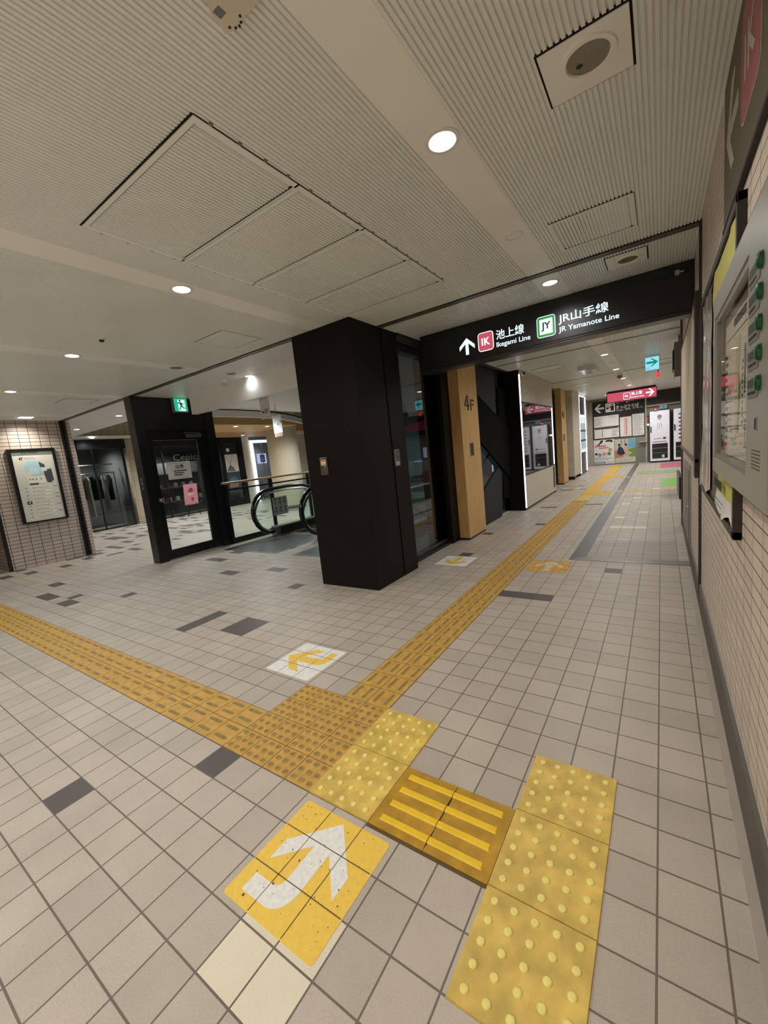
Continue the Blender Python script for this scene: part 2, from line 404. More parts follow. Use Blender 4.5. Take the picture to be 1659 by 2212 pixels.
# flat white ceilings round the escalators and the mall side
cm.box(-13, -5.1, 2.27, 3.38, H - 0.001, H + 0.02, CWHITE); cm.box(-5.1, -1.32, 2.27, 3.06, H - 0.001, H + 0.02, CWHITE)
cm.box(-5.72, -0.57, 3.0, 13, H, H + 0.03, CWHITE); cm.box(-0.62, -0.56, 2.65, 17.8, H - 0.002, H + 0.02, CEILF)
# backing above
cm.box(-13, 9, -8, 2.62, H + 0.02, H + 0.06, DARKGAP); cm.box(-1.32, 9, 2.62, 17.8, H + 0.032, H + 0.06, DARKGAP)
struct(cm.build('ceiling', keep=True))
c2 = MB(); c2.box(-14.5, -5.0, 3.3, 14, 3.7, 3.75, CWHITE); c2.box(-13.5, -5.7, 3.36, 3.4, H, 3.72, CWHITE)
struct(c2.build('ceiling_atrium', keep=True))
# shutter slots across the ceiling
s1 = MB()
def slot(mb, x0, x1, y):
    mb.box(x0, x1, y - 0.035, y - 0.018, H - 0.002, H + 0.02, DARKGAP)
    mb.box(x0, x1, y - 0.018, y + 0.012, H - 0.006, H + 0.02, RAILG); mb.box(x0, x1, y + 0.012, y + 0.024, H - 0.001, H + 0.02, DARKGAP)
    mb.box(x0, x1, y + 0.024, y + 0.05, H - 0.006, H + 0.02, RAILG); mb.box(x0, x1, y + 0.05, y + 0.062, H - 0.001, H + 0.02, DARKGAP)
slot(s1, -0.56, 2.06, 2.67); slot(s1, -7.7, -1.32, 2.222)
for y in (6.185, 9.985): s1.box(-0.5, 2.06, y - 0.02, y + 0.02, H - 0.0015, H + 0.02, DARKGAP)
s1.box(-1.32, -1.30, 2.2, 2.7, H - 0.004, H, RAILG); s1.box(-0.66, -0.53, 3.0, 7.0, H - 0.035, H, BLKMET); s1.box(-0.80, -0.70, 3.0, 4.6, H - 0.04, H, BLKMET)
struct(s1.build('trim_6', keep=True))

# ---- bulkhead and curved fascia over the escalators
b = MB(); b.box(-4.53, -0.60, 2.96, 3.06, 2.335, H + 0.005, CWHITE); struct(b.build('wall_bulkhead', keep=True))
b = MB(); pts = [(-5.78, 3.42), (-5.74, 4.0), (-5.70, 4.6), (-5.72, 5.2), (-5.82, 5.8), (-6.02, 6.4), (-6.3, 7.0), (-6.7, 7.7), (-7.3, 8.6)]
for (xa, ya), (xb, yb) in zip(pts, pts[1:]):
    d = Vector((xb - xa, yb - ya, 0)).normalized(); nn = Vector((-d.y, d.x, 0)) * 0.06
    for z0, z1, m in ((2.49, 2.625, CWHITE), (2.625, 2.66, DARKGAP)):
        b.poly([(xa, ya), (xb, yb), (xb + nn.x, yb + nn.y), (xa + nn.x, ya + nn.y)], z0, z1, m)
struct(b.build('trim_7', keep=True))
# outer shell
SH = pm('shell_wall', (150, 142, 130), 0.7)
b = MB(); b.box(-13, 2.3, -8.2, -8, 0, 2.8, SH); struct(b.build('wall_back', keep=True))
b = MB(); b.box(-14.6, -14.5, -8, 14, 0, 3.75, SH); b.box(-13, -12.9, -8, 3.3, 0, 2.8, SH); struct(b.build('wall_far_left', keep=True))
b = MB(); b.box(-14.6, -0.7, 13.9, 14.1, -3.1, 3.75, SH); struct(b.build('wall_far', keep=True))
ENDW = pm('end_wall_grey', (186, 180, 170), 0.55, 0, 0.3, 0.05, 4)
b = MB(); b.box(-0.75, 9, 17.87, 18.0, 0, 2.8, ENDW); struct(b.build('wall_end', keep=True))
b = MB(); b.box(9, 9.2, 5.6, 18, 0, 2.8, SH); b.box(2.30, 9, 5.5, 5.62, 0, 2.8, SH); struct(b.build('wall_gates', keep=True))
# black lining of the left of the corridor
for bx in ((-0.95, -0.83, 4.56, 4.7, BLKMET), (-0.72, -0.66, 9.68, 11.28, BLKMET), (-0.72, -0.66, 11.97, 12.43, BLKMET), (-0.75, -0.62, 15.12, 17.84, ENDW)):
    struct(MB().box(bx[0], bx[1], bx[2], bx[3], 0, H, bx[4]).build('wall_corridor_left', keep=True))

# ================================================================= COLUMN AND CORRIDOR LEFT SIDE
t = thing('clad_column', (-0.93, 2.44, 0), 'big square column clad in matte black sheet, middle of the hall', 'column')
MB().box(-1.311, -0.547, 2.185, 2.688, 0, H, BLACK).build('shaft', t, bevel=0.004)
MB().box(-0.80, -0.565, 2.688, 2.706, 0, H, DARKGAP).build('shadow_joint', t)
MB().box(-0.78, -0.545, 2.706, 3.0, 0, H, BLACK).build('jamb', t, bevel=0.003)
RED = pm('button_red', (168, 30, 36), 0.35); CREAMP = pm('label_cream', (236, 222, 190), 0.6)
f = F_S(-1.073, 2.185, 1.30)
t = thing('emergency_button_panel', (-1.073, 2.18, 1.21), 'steel emergency call panel with red button on front of the black column', 'panel')
MB().box(-.05, .05, -.09, .09, 0, .012, STEEL, f).build('plate', t, bevel=0.002)
mb = MB().box(-.034, .034, .01, .068, .012, .0135, CREAMP, f); mb.box(-.03, .03, .05, .064, .0136, .0142, pm('ink_orange', (206, 110, 40), .6), f); mb.scrib(-.03, .03, .014, .032, 2, INK, .0137, f, seed=4); mb.build('label_plate', t)
MB().disc(.012, -.045, .02, .012, .017, STEELD, f).dome(.012, -.045, .015, .008, .016, RED, f).build('button', t, smooth=True)
MB().disc(.015, -.005, .006, .012, .016, WHITE, f, 12).build('lamp', t)
f = F_E(-0.545, 2.77, 1.305)
t = thing('key_switch_plate', (-0.54, 2.77, 1.21), 'narrow steel key switch plate on black column side facing the corridor', 'switch')
MB().box(-.055, .055, -.088, .088, 0, .008, STEEL, f).build('plate', t, bevel=0.002)
MB().disc(0, 0.005, .012, .008, .014, STEELD, f).box(-.002, .002, -.003, .013, .014, .0145, INK, f).build('keyhole', t)
MB().box(-.03, .03, -.075, -.04, .008, .009, CREAMP, f).box(-.02, .02, -.07, -.047, .009, .0095, pm('label_orange', (210, 140, 90), .6), f).build('label_plate', t)

t = thing('glass_partition', (-0.74, 3.8, 0), 'tall clear glass pane in black rails beside the black column', 'partition')
MB().box(-0.776, -0.764, 3.0, 4.54, 0.05, 2.56, GLASSC).build('pane', t)
MB().box(-0.80, -0.66, 3.0, 4.56, 0, 0.035, BLKMET).box(-0.80, -0.75, 3.0, 4.56, 0.035, 0.055, RAILG).build('bottom_rail', t)
MB().box(-0.80, -0.74, 3.0, 4.56, 2.555, 2.605, BLKMET).build('top_rail', t)
MB().box(-0.785, -0.755, 4.535, 4.55, 0.035, 2.56, pm('joint_silver', (150, 150, 145), .3, 1)).build('edge_strip', t)
t = thing('door_post', (-0.72, 4.35, 0), 'black steel post behind the tall glass pane', 'post')
MB().box(-0.98, -0.815, 4.1, 4.54, 0.0, 2.6, BLKMET).build('post', t, bevel=.003)

def oak_post(y0, y1, x0, x1, label, sy, sz, cap):
    t = thing('floor_number_post', ((x0 + x1) / 2, (y0 + y1) / 2, 0), label, 'post', 'oak posts along the corridor')
    MB().box(x0, x1, y0, y1, 0.03, H - 0.002, WOOD).build('body', t, bevel=0.002)
    MB().box(x0 + .006, x1 - .006, y0 + .006, y1 - .006, 0, 0.03, BLKMET).build('plinth', t)
    f = F_E(x1, 0, 0)
    LET = pm('letter_bronze', (70, 54, 36), .5)
    a, b2 = sy
    mb = MB(); wd = b2 - a
    mb.poly([(a + wd * .0, sz[0] + .055), (a + wd * .3, sz[1]), (a + wd * .42, sz[1]), (a + wd * .42, sz[0]), (a + wd * .32, sz[0]), (a + wd * .32, sz[1] - .06), (a + wd * .12, sz[0] + .075), (a + wd * .52, sz[0] + .075), (a + wd * .52, sz[0] + .055)], 0.0, .006, LET, f)
    mb.box(a + wd * .62, a + wd * .7, sz[0], sz[1] - .05, 0, .006, LET, f).box(a + wd * .7, b2, sz[1] - .075, sz[1] - .05, 0, .006, LET, f).box(a + wd * .7, b2 - wd * .06, (sz[0] + sz[1]) / 2 - .03, (sz[0] + sz[1]) / 2 - .008, 0, .006, LET, f)
    mb.build('lettering', t)
    c0, c1 = cap
    fr_ = MB().ring
    MB().box(c0, c1, 1.195, 1.40, 0, .004, pm('recess_rim', (176, 150, 100), .4), f).build('call_plate', t)
    MB().box(c0 + .018, c1 - .018, 1.21, 1.385, .004, .006, pm('recess_brown', (74, 44, 22), .5), f).build('call_window', t)
    # black joint behind the post
    return t
oak_post(4.43, 5.10, -0.63, -0.475, 'oak veneer post marked 4F standing beside the tall glass pane', (4.57, 4.95), (1.86, 2.07), (4.67, 4.82))
oak_post(11.3, 11.95, -0.60, -0.44, 'oak veneer post marked 4F beyond the pale board kiosk', (11.36, 11.72), (1.83, 2.05), (11.42, 11.62))
t = thing('column_casing', (-0.67, 4.77, 0), 'black casing strip between glass pane and nearer oak post', 'casing')
MB().box(-0.70, -0.634, 4.20, 5.10, 0, H - .04, BLACK).build('casing', t, bevel=.002)

# braced wall of the escalator shaft
DKP = pm('charcoal_panel', (44, 42, 42), 0.55, 0, .3, .08, 4)
t = thing('braced_glass_wall', (-0.62, 6.0, 0), 'dark glazed wall with black diagonal steel brace beside the nearer oak post', 'wall')
MB().box(-0.66, -0.645, 5.1, 6.93, 0.03, H - .04, glass('smoked_glass', (150, 156, 160), 1.5)).build('pane', t)
f = F_E(-0.64, 0, 0)
MB().poly([(5.1, 2.18), (5.1, H - .05), (6.37, H - .05), (6.37, 1.80), (6.31, 1.78), (5.43, 2.16)], 0, .02, DKP, f).build('upper_panel', t)
MB().poly([(5.1, 0), (5.1, .42), (6.55, 1.02), (6.35, .02), (6.3, 0)], 0, .02, DKP, f).build('lower_panel', t)
BR = pm('brace_black', (10, 9, 9), .8, 0, .1)
MB().poly([(5.1, 2.25), (5.1, 1.55), (6.93, .62), (6.93, 1.62)], .02, .06, BR, f).build('brace', t, bevel=.004)
MB().box(6.5, 6.93, 1.2, H - .3, .0, .03, BR, f).box(6.5, 6.93, .3, 1.3, .0, .03, BR, f).build('mullion', t)
MB().tube([(-.70, 5.15, 1.85), (-.70, 6.2, 1.42)], .02, STEEL).tube([(-.70, 5.2, .8), (-.70, 6.2, 1.22)], .02, STEEL).build('handrail', t, smooth=True)

# kiosk with the big dark window
t = thing('display_kiosk', (-0.55, 8.3, 0), 'pale wood-board kiosk with large dark window and light strips, left of the corridor', 'kiosk')
x1 = -0.33; y0, y1 = 6.95, 9.67
MB().box(-0.75, x1 - .02, y0, y0 + .05, 0, H - .002, BLACK).box(-.75, -.70, y0, y1, 0, H - .01, BLACK).box(-.75, x1 - .01, y1 - .04, y1, 0, H - .01, BLACK).build('carcass', t)
MB().box(-.70, x1, y0 + .02, y1, 2.07, H - .003, BOARD).build('upper_board', t, bevel=.002)
MB().box(-.70, x1, y0 + .02, y1, 0.05, .67, BOARD).build('lower_board', t, bevel=.002)
MB().box(-.69, x1 - .02, y0 + .04, y1 - .01, 0, .05, BLKMET).build('plinth', t)
MB().box(-.345, x1 - .004, y0 + .06, y1 - .1, .70, 2.04, pm('kiosk_window', (26, 26, 34), 0.03, 0, 1.0, .1, 4, ior=2.1)).build('window', t)
MB().box(-.34, x1 + .006, y0 + .03, y1 - .06, .672, .70, BLKMET).build('window_rail', t); MB().box(-.34, x1 + .006, y0 + .03, y1 - .06, 2.04, 2.07, BLKMET).build('window_rail', t)
MB().box(x1 - .02, x1 + .002, y0 - .004, y0 + .006, .05, 2.56, LED).build('light_strip', t)
MB().box(x1 - .02, x1 + .006, y1 - .10, y1 - .075, .70, 2.07, LED).build('light_strip', t)
MB().box(x1 - .005, x1 + .004, 9.39, 9.58, .14, .65, BLKMET).build('louvre', t)
mb = MB(); mb.text('Kqui', 0, .62, 0, .17, .0, pm('gold_letter', (176, 160, 116), .4, .3), F_E(x1 - .002, 6.98, 1.86)); mb.build('lettering', t)
t = thing('security_camera', (-0.30, 7.1, 2.56), 'small white security camera at top of kiosk corner', 'camera')
MB().disc(0, 0, .045, 0, .03, WHITE, F_E(-.33, 7.1, 2.585)).build('base', t); MB().dome(0, 0, .03, .03, .03, INK, F_E(-.33, 7.1, 2.585)).build('lens', t, smooth=True)

# second kiosk and vending screen further down
t = thing('board_pier', (-0.45, 13.0, 0), 'narrow pale board pier with black feet beyond the farther oak post', 'pier')
MB().box(-.70, -.345, 12.45, 13.70, .10, H - .003, BOARD).build('board', t, bevel=.002)
MB().box(-.66, -.36, 12.5, 12.62, 0, .1, BLKMET).build('foot', t); MB().box(-.66, -.36, 13.5, 13.66, 0, .1, BLKMET).build('foot', t)
t = thing('lit_vending_display', (-0.45, 14.4, 0), 'black vending cabinet with bright white shelves between two light strips', 'cabinet')
MB().box(-.70, -.37, 13.78, 15.08, 0, H - .1, BLKMET).build('cabinet', t)
mb = MB(); mb.box(-.37, -.36, 13.85, 15.0, .74, 1.98, em('shelf_light', (214, 240, 244), 1.6)); mb.build('lit_back', t)
mb = MB()
for zz in (1.1, 1.42): mb.box(-.37, -.352, 13.85, 15.0, zz, zz + .06, INK)
for k in range(9): mb.box(-.358, -.350, 13.9 + k * .125, 13.94 + k * .125, .76 + (k % 3) * .05, 1.9 - (k % 2) * .2, INKG)
mb.build('shelf', t)
MB().box(-.37, -.345, 13.75, 13.78, .06, H - .05, LED).build('light_strip', t); MB().box(-.37, -.345, 15.065, 15.09, .06, H - .05, LED).build('light_strip', t)
MB().box(-.37, -.345, 13.78, 15.06, H - .07, H - .05, LED).build('light_strip', t)

# ================================================================= HANGING SIGN (near)
def badge(mb, fr, a0, a1, b0, b1, c, outer, inner, rr=.03, bw=.012):
    mb.rbox(a0, a1, b0, b1, rr, c, c + .002, outer, fr); mb.rbox(a0 + bw, a1 - bw, b0 + bw, b1 - bw, rr * .7, c + .002, c + .003, inner, fr)
SB = pm('sign_black', (27, 25, 25), 0.42, 0, .5, .08, 5)
YS = 3.37
t = thing('line_direction_sign', (0.8, YS, 2.23), 'long black overhead sign reading Ikegami Line and JR Yamanote Line', 'sign')
MB().box(-0.46, 2.055, YS, YS + .16, 2.262, 2.56, SB).build('housing', t, bevel=.003)
MB().box(-0.46, 2.058, YS + .02, YS + .14, 2.56, H, BLKMET).build('hanger_box', t)
mb = MB().box(-0.46, 2.055, YS + .004, YS + .156, 2.226, 2.258, pm('sign_trim', (64, 60, 58), .35, .4)); mb.box(-.46, 2.055, YS - .002, YS + .16, 2.244, 2.247, INK); mb.build('bottom_trim', t)
MB().box(-.475, -.46, YS - .01, YS + .17, 2.255, 2.6, SB).build('end_cap', t)
MB().box(1.93, 1.96, YS - .01, YS + .01, 2.545, 2.585, STEEL).box(1.945, 1.99, YS - .008, YS + .004, 2.56, 2.572, STEEL).build('bracket', t)
f = F_S(0, YS, 0)
mb = MB(); mb.poly(arrow_pts(.107, 2.408, .172, 0, .2), 0, .002, SIGNW, f); mb.build('arrow', t)
mb = MB(); badge(mb, f, .232, .40, 2.317, 2.507, 0, SIGNW, RED_LIT, .034, .008); bd = mb.build('line_badge', t)
mb = MB(); mb.text('IK', .272, .362, 2.375, 2.450, .0042, SIGNW, f, .03, 1.1); mb.build('badge_lettering', bd)
mb = MB(); mb.text('池上線', .428, .712, 2.398, 2.493, .0015, SIGNW, f, .012); mb.text('Ikegami Line', .428, .768, 2.312, 2.374, .0015, SIGNW, f, .012); mb.build('lettering', t)
GRN = em('line_green_lit', (60, 172, 70), .7)
mb = MB(); badge(mb, f, .833, 1.003, 2.312, 2.506, 0, SIGNW, GRN, .026, .006); mb.box(.858, .978, 2.34, 2.478, .003, .004, SIGNW, f); bd = mb.build('line_badge', t)
mb = MB(); mb.text('JY', .874, .962, 2.366, 2.450, .0048, INK, f, .03); mb.build('badge_lettering', bd)
mb = MB(); mb.text('JR山手線', 1.03, 1.45, 2.392, 2.492, .0015, SIGNW, f, .012); mb.text('JR Yamanote Line', 1.03, 1.53, 2.312, 2.372, .0015, SIGNW, f, .012); mb.build('lettering', t)

# ================================================================= SIGNS FURTHER DOWN
t = thing('arrow_exit_sign', (1.70, 8.35, 2.37), 'small white lit sign with green arrow hanging under the ceiling', 'sign')
f = F_S(1.70, 8.33, 2.495)
MB().box(-.115, .115, -.125, .125, -.06, 0, WHITE, f).build('housing', t, bevel=.003)
MB().box(-.105, .105, -.115, .115, 0, .004, em('exit_face', (150, 226, 255), 1.0), f).build('face', t)
mb = MB(); mb.poly([(.095, .02), (.0, .09), (-.03, .09), (.03, .04), (-.09, .04), (-.09, .0), (.03, .0), (-.03, -.05), (.0, -.05)], .004, .006, em('arrow_green', (0, 160, 116), .8), f)
mb.text('口', -.09, -.045, -.10, -.06, .0055, MATS['arrow_green'], f); mb.build('arrow', t)
MB().box(-.03, -.02, .125, .15, -.04, -.02, STEEL, f).build('hanger', t); MB().box(.02, .03, .125, .15, -.04, -.02, STEEL, f).build('hanger', t)
t = thing('red_indicator_lamp', (1.78, 8.5, 2.28), 'small red lit indicator hanging just under the green arrow sign', 'lamp')
MB().box(1.765, 1.815, 8.48, 8.53, 2.25, 2.34, em('indicator_red', (255, 40, 50), 1.6)).build('lens', t); MB().box(1.78, 1.80, 8.495, 8.515, 2.34, H, STEELD).build('stem', t)
t = thing('red_line_sign', (1.02, 15.05, 2.28), 'red lit overhead sign with IK badge and white arrow at corridor end', 'sign')
MB().box(.31, 1.73, 15.0, 15.16, 2.27, 2.60, SB).box(.34, 1.70, 15.03, 15.13, 2.60, H, SB).build('housing', t, bevel=.004)
f = F_S(0, 15.0, 0)
mb = MB().box(.335, 1.715, 2.288, 2.575, 0, .004, RED_LIT, f); mb.build('face', t)
mb = MB(); mb.rbox(.80, 1.0, 2.315, 2.53, .04, .004, .006, SIGNW, f); mb.rbox(.812, .988, 2.327, 2.518, .035, .006, .007, RED_LIT, f); mb.text('IK', .845, .955, 2.385, 2.46, .009, SIGNW, f, .02, 1.1)
mb.text('池上線', 1.02, 1.33, 2.425, 2.535, .007, SIGNW, f, .02); mb.text('Ikegami Line', 1.02, 1.38, 2.33, 2.39, .007, SIGNW, f, .02)
mb.poly(arrow_pts(1.545, 2.44, .23, -pi / 2, .2), .004, .007, SIGNW, f); mb.build('lettering', t)
# grey sign box at the wall end
t = thing('grey_sign_box', (2.06, 6.8, 2.05), 'grey box with dark screen edge hung high past the right wall corner', 'sign')
GB = pm('grey_box', (140, 132, 122), .5)
MB().box(1.995, 2.14, 6.55, 7.1, 2.05, 2.52, GB).build('housing', t, bevel=.004); MB().box(1.975, 1.995, 6.6, 7.05, 2.14, 2.42, BLKMET).build('screen', t)
MB().box(2.0, 2.14, 6.55, 7.12, 2.03, 2.05, STEEL).build('bracket', t); MB().tube([(2.06, 6.8, 2.52), (2.06, 6.8, H)], .012, STEELD).build('hanger', t)

# ---- ticket sign wall at the end
YE = 17.85
f = F_S(0, YE, 0)
t = thing('ticket_sign_board', (0.43, YE, 1.06), 'black ticket sign board with arrow and notice panels on the end wall', 'sign')
MB().box(-.46, 1.32, 1.055, 2.55, 0, .05, SB, f).build('board', t, bevel=.004)
PW = pm('print_white', (226, 224, 220), .55, emit=(226, 224, 220), es=.12)
mb = MB(); mb.poly(arrow_pts(-.22, 2.27, .34, pi / 2, .2), .05, .053, PW, f); mb.build('arrow', t)
mb = MB(); mb.rbox(0, .33, 2.09, 2.43, .02, .05, .053, PW, f); mb.box(.03, .11, 2.2, 2.36, .053, .056, INK, f); mb.box(.04, .1, 2.28, 2.34, .056, .058, PW, f)
mb.disc(.235, 2.37, .03, .053, .056, INK, f, 14); mb.poly([(.185, 2.13), (.29, 2.13), (.29, 2.32), (.2, 2.32), (.13, 2.27), (.145, 2.245), (.185, 2.27)], .053, .056, INK, f); mb.build('pictogram', t)
mb = MB(); mb.text('きっぷうりば', .37, 1.13, 2.17, 2.30, .053, PW, f, .02); mb.text('Tickets', .37, .60, 2.085, 2.145, .053, PW, f); mb.text('售票处', .67, .86, 2.09, 2.15, .053, PW, f, .01); mb.text('표 사는 곳', .93, 1.24, 2.10, 2.16, .053, PW, f, .01)
mb.box(.38, .46, 2.36, 2.44, .05, .053, pm('print_pink', (196, 90, 110), .6), f); mb.text('池上線', .49, .64, 2.40, 2.44, .053, PW, f); mb.box(.70, .79, 2.35, 2.44, .05, .053, pm('print_olive', (150, 150, 110), .6), f); mb.text('山手線', .81, .97, 2.40, 2.44, .053, PW, f)
mb.build('lettering', t)
def notice(a0, a1, b0, b1, lab, extra=None, name='notice_panel', grp=None):
    t = thing('paper_notice', ((a0 + a1) / 2, YE - .06, b0), lab, 'notice', grp)
    MB().box(a0, a1, b0, b1, .05, .056, PAPER, f).build('sheet', t)
    mb = MB(); extra(mb); mb.build('print', t); return t
def ex1(mb):
    mb.box(.02, .028, 1.53, 1.95, .056, .06, em('white_line', (250, 250, 245), .8), f); mb.scrib(-.40, -.1, 1.58, 1.9, 7, INK, .056, f, seed=2, wmin=.05, wmax=.12); mb.scrib(.1, .42, 1.86, 1.92, 2, INKG, .056, f, seed=3)
def ex2(mb):
    mb.box(-.40, .43, 1.44, 1.48, .056, .058, INK, f); mb.box(.02, .028, 1.10, 1.44, .056, .06, MATS['white_line'], f); mb.scrib(-.4, -.05, 1.12, 1.42, 6, INKG, .056, f, .25, seed=5); mb.scrib(.2, .44, 1.12, 1.4, 8, INK, .056, f, seed=6); mb.box(-.14, -.125, 1.13, 1.42, .056, .058, INK, f)
RL = pm('print_red', (206, 70, 74), .6)
def ex3(mb):
    mb.box(.70, .72, 1.12, 1.78, .056, .058, RL, f)
    for k in range(18): mb.box(.62, .70, 1.13 + k * .037, 1.143 + k * .037, .056, .058, RL, f)
    mb.scrib(.74, .85, 1.1, 1.8, 12, RL, .056, f, .3, seed=9); mb.box(.49, .87, 1.83, 1.87, .056, .058, INK, f)
def ex4(mb): mb.scrib(.93, 1.27, 1.1, 1.86, 26, INK, .056, f, .5, seed=11)
notice(-.42, .45, 1.53, 1.96, 'wide white notice, upper left on ticket sign board', ex1)
notice(-.42, .45, 1.085, 1.485, 'wide white notice with black header, lower left on ticket sign board', ex2)
notice(.49, .875, 1.075, 1.87, 'tall white route list with red ladder line on ticket sign board', ex3)
notice(.905, 1.295, 1.065, 1.89, 'tall white sheet of dense fine print on ticket sign board', ex4)
t = thing('station_poster', (-.1, YE, .04), 'white event poster with dark photos and round badges under the ticket sign', 'poster')
MB().box(-.46, .265, .04, 1.035, 0, .015, PAPER, f).build('sheet', t)
mb = MB(); c = .015
for q in ([-.42, .6], ): pass
mb.poly([(-.38, .86), (-.30, .84), (-.2, 1.0), (-.12, 1.0), (-.14, .92), (-.26, .82), (-.3, .78)], c, c + .003, INK, f); mb.poly([(-.05, .92), (.0, 1.01), (.2, 1.0), (.22, .88), (.1, .93)], c, c + .003, pm('print_dark_green', (60, 66, 58), .6), f)
mb.scrib(-.42, .2, .73, .81, 1, RL, c + .002, f, 1.4, seed=55, wmin=.06, wmax=.1); mb.scrib(-.28, .08, .66, .72, 1, RL, c + .002, f, 1.4, seed=54, wmin=.08, wmax=.14)
for a, b2, r, cl in ((-.25, .42, .07, (110, 160, 205)), (-.09, .44, .07, (220, 160, 110)), (.08, .45, .07, (90, 150, 90)), (.12, .6, .07, (190, 160, 130)), (-.38, .46, .05, (60, 58, 60))): mb.disc(a, b2, r, c, c + .003, pm('print_%d' % cl[0], cl, .6), f, 20)
mb.scrib(-.42, .22, .2, .34, 3, INK, c, f, .5, seed=21); mb.box(-.44, -.05, .055, .145, c, c + .003, pm('print_blue', (96, 140, 190), .6), f); mb.scrib(-.42, -.08, .065, .135, 2, PAPER, c + .003, f, 1.0, seed=53); mb.scrib(0, .25, .06, .14, 2, INKG, c, f, seed=23)
mb.build('print', t)
t = thing('station_poster', (.65, YE, .05), 'colourful poster of two people on a train seat under the ticket sign', 'poster')
MB().box(.285, .995, .05, .985, 0, .015, pm('poster_pale', (206, 204, 188), .55), f).build('sheet', t)
mb = MB(); c = .015
mb.box(.29, .60, .25, .55, c, c + .002, pm('print_orange', (206, 132, 96), .6), f); mb.poly([(.36, .42), (.40, .64), (.46, .72), (.56, .62), (.64, .40), (.48, .34)], c + .002, c + .004, pm('print_navy', (44, 54, 84), .6), f)
mb.poly([(.58, .46), (.62, .68), (.70, .68), (.76, .5), (.9, .4), (.7, .3)], c + .002, c + .004, pm('print_skin', (212, 178, 160), .6), f)
for a, b2 in ((.44, .76), (.67, .75)): mb.disc(a, b2, .045, c + .004, c + .006, INK, f, 16)
mb.box(.74, .99, .62, .97, c, c + .002, pm('print_sky', (120, 180, 214), .6), f); mb.poly([(.70, .56), (.99, .62), (.99, .24), (.80, .26)], c + .001, c + .003, pm('print_leaf', (116, 164, 62), .6), f)
for a in (.5, .62): mb.box(a, a + .04, .75, .97, c, c + .002, pm('print_sage', (150, 160, 130), .6), f)
mb.text('つづくをつくる', .36, .96, .08, .30, c + .006, PAPER, f, .05); mb.build('print', t)
ORB = pm('alarm_brown', (150, 66, 44), .5)
t = thing('alarm_box', (1.42, 17.8, 1.36), 'slim red-brown alarm box between ticket board and the vending machines', 'alarm')
MB().box(1.36, 1.47, 1.36, 1.78, 0, .06, ORB, f).build('body', t, bevel=.004); MB().scrib(1.38, 1.45, 1.5, 1.7, 5, PAPER, .06, f, seed=31).build('print', t); MB().rbox(1.385, 1.445, 1.40, 1.46, .02, .06, .066, LAMP, f).build('lamp', t)
t = thing('steel_shutter_panel', (1.2, 17.8, 0), 'grey ribbed steel panel right of the train seat poster', 'panel')
mb = MB().box(1.0, 1.36, 0, 1.0, 0, .02, pm('zinc_grey', (150, 152, 150), .45, .4), f)
for k in range(8): mb.box(1.02 + k * .042, 1.03 + k * .042, .06, .8, .02, .026, MATS['zinc_grey'], f)
mb.build('panel', t); MB().box(1.12, 1.36, .80, .82, 0, .2, CREAMP, f).build('ledge', t)
mb = MB().box(1.325, 1.375, 0, 2.62, 0, .07, pm('pale_post', (196, 188, 172), .5), f); o = struct(mb.build('trim_8'))
mb = MB().box(1.39, 9, 2.46, 2.62, 0, .12, pm('header_dark', (46, 44, 46), .5), f); mb.box(1.39, 9, 2.16, 2.46, 0, .10, MATS['header_dark'], f); mb.box(1.37, 9, 2.09, 2.15, 0, .11, MATS['pale_post'], f); struct(mb.build('trim_9'))
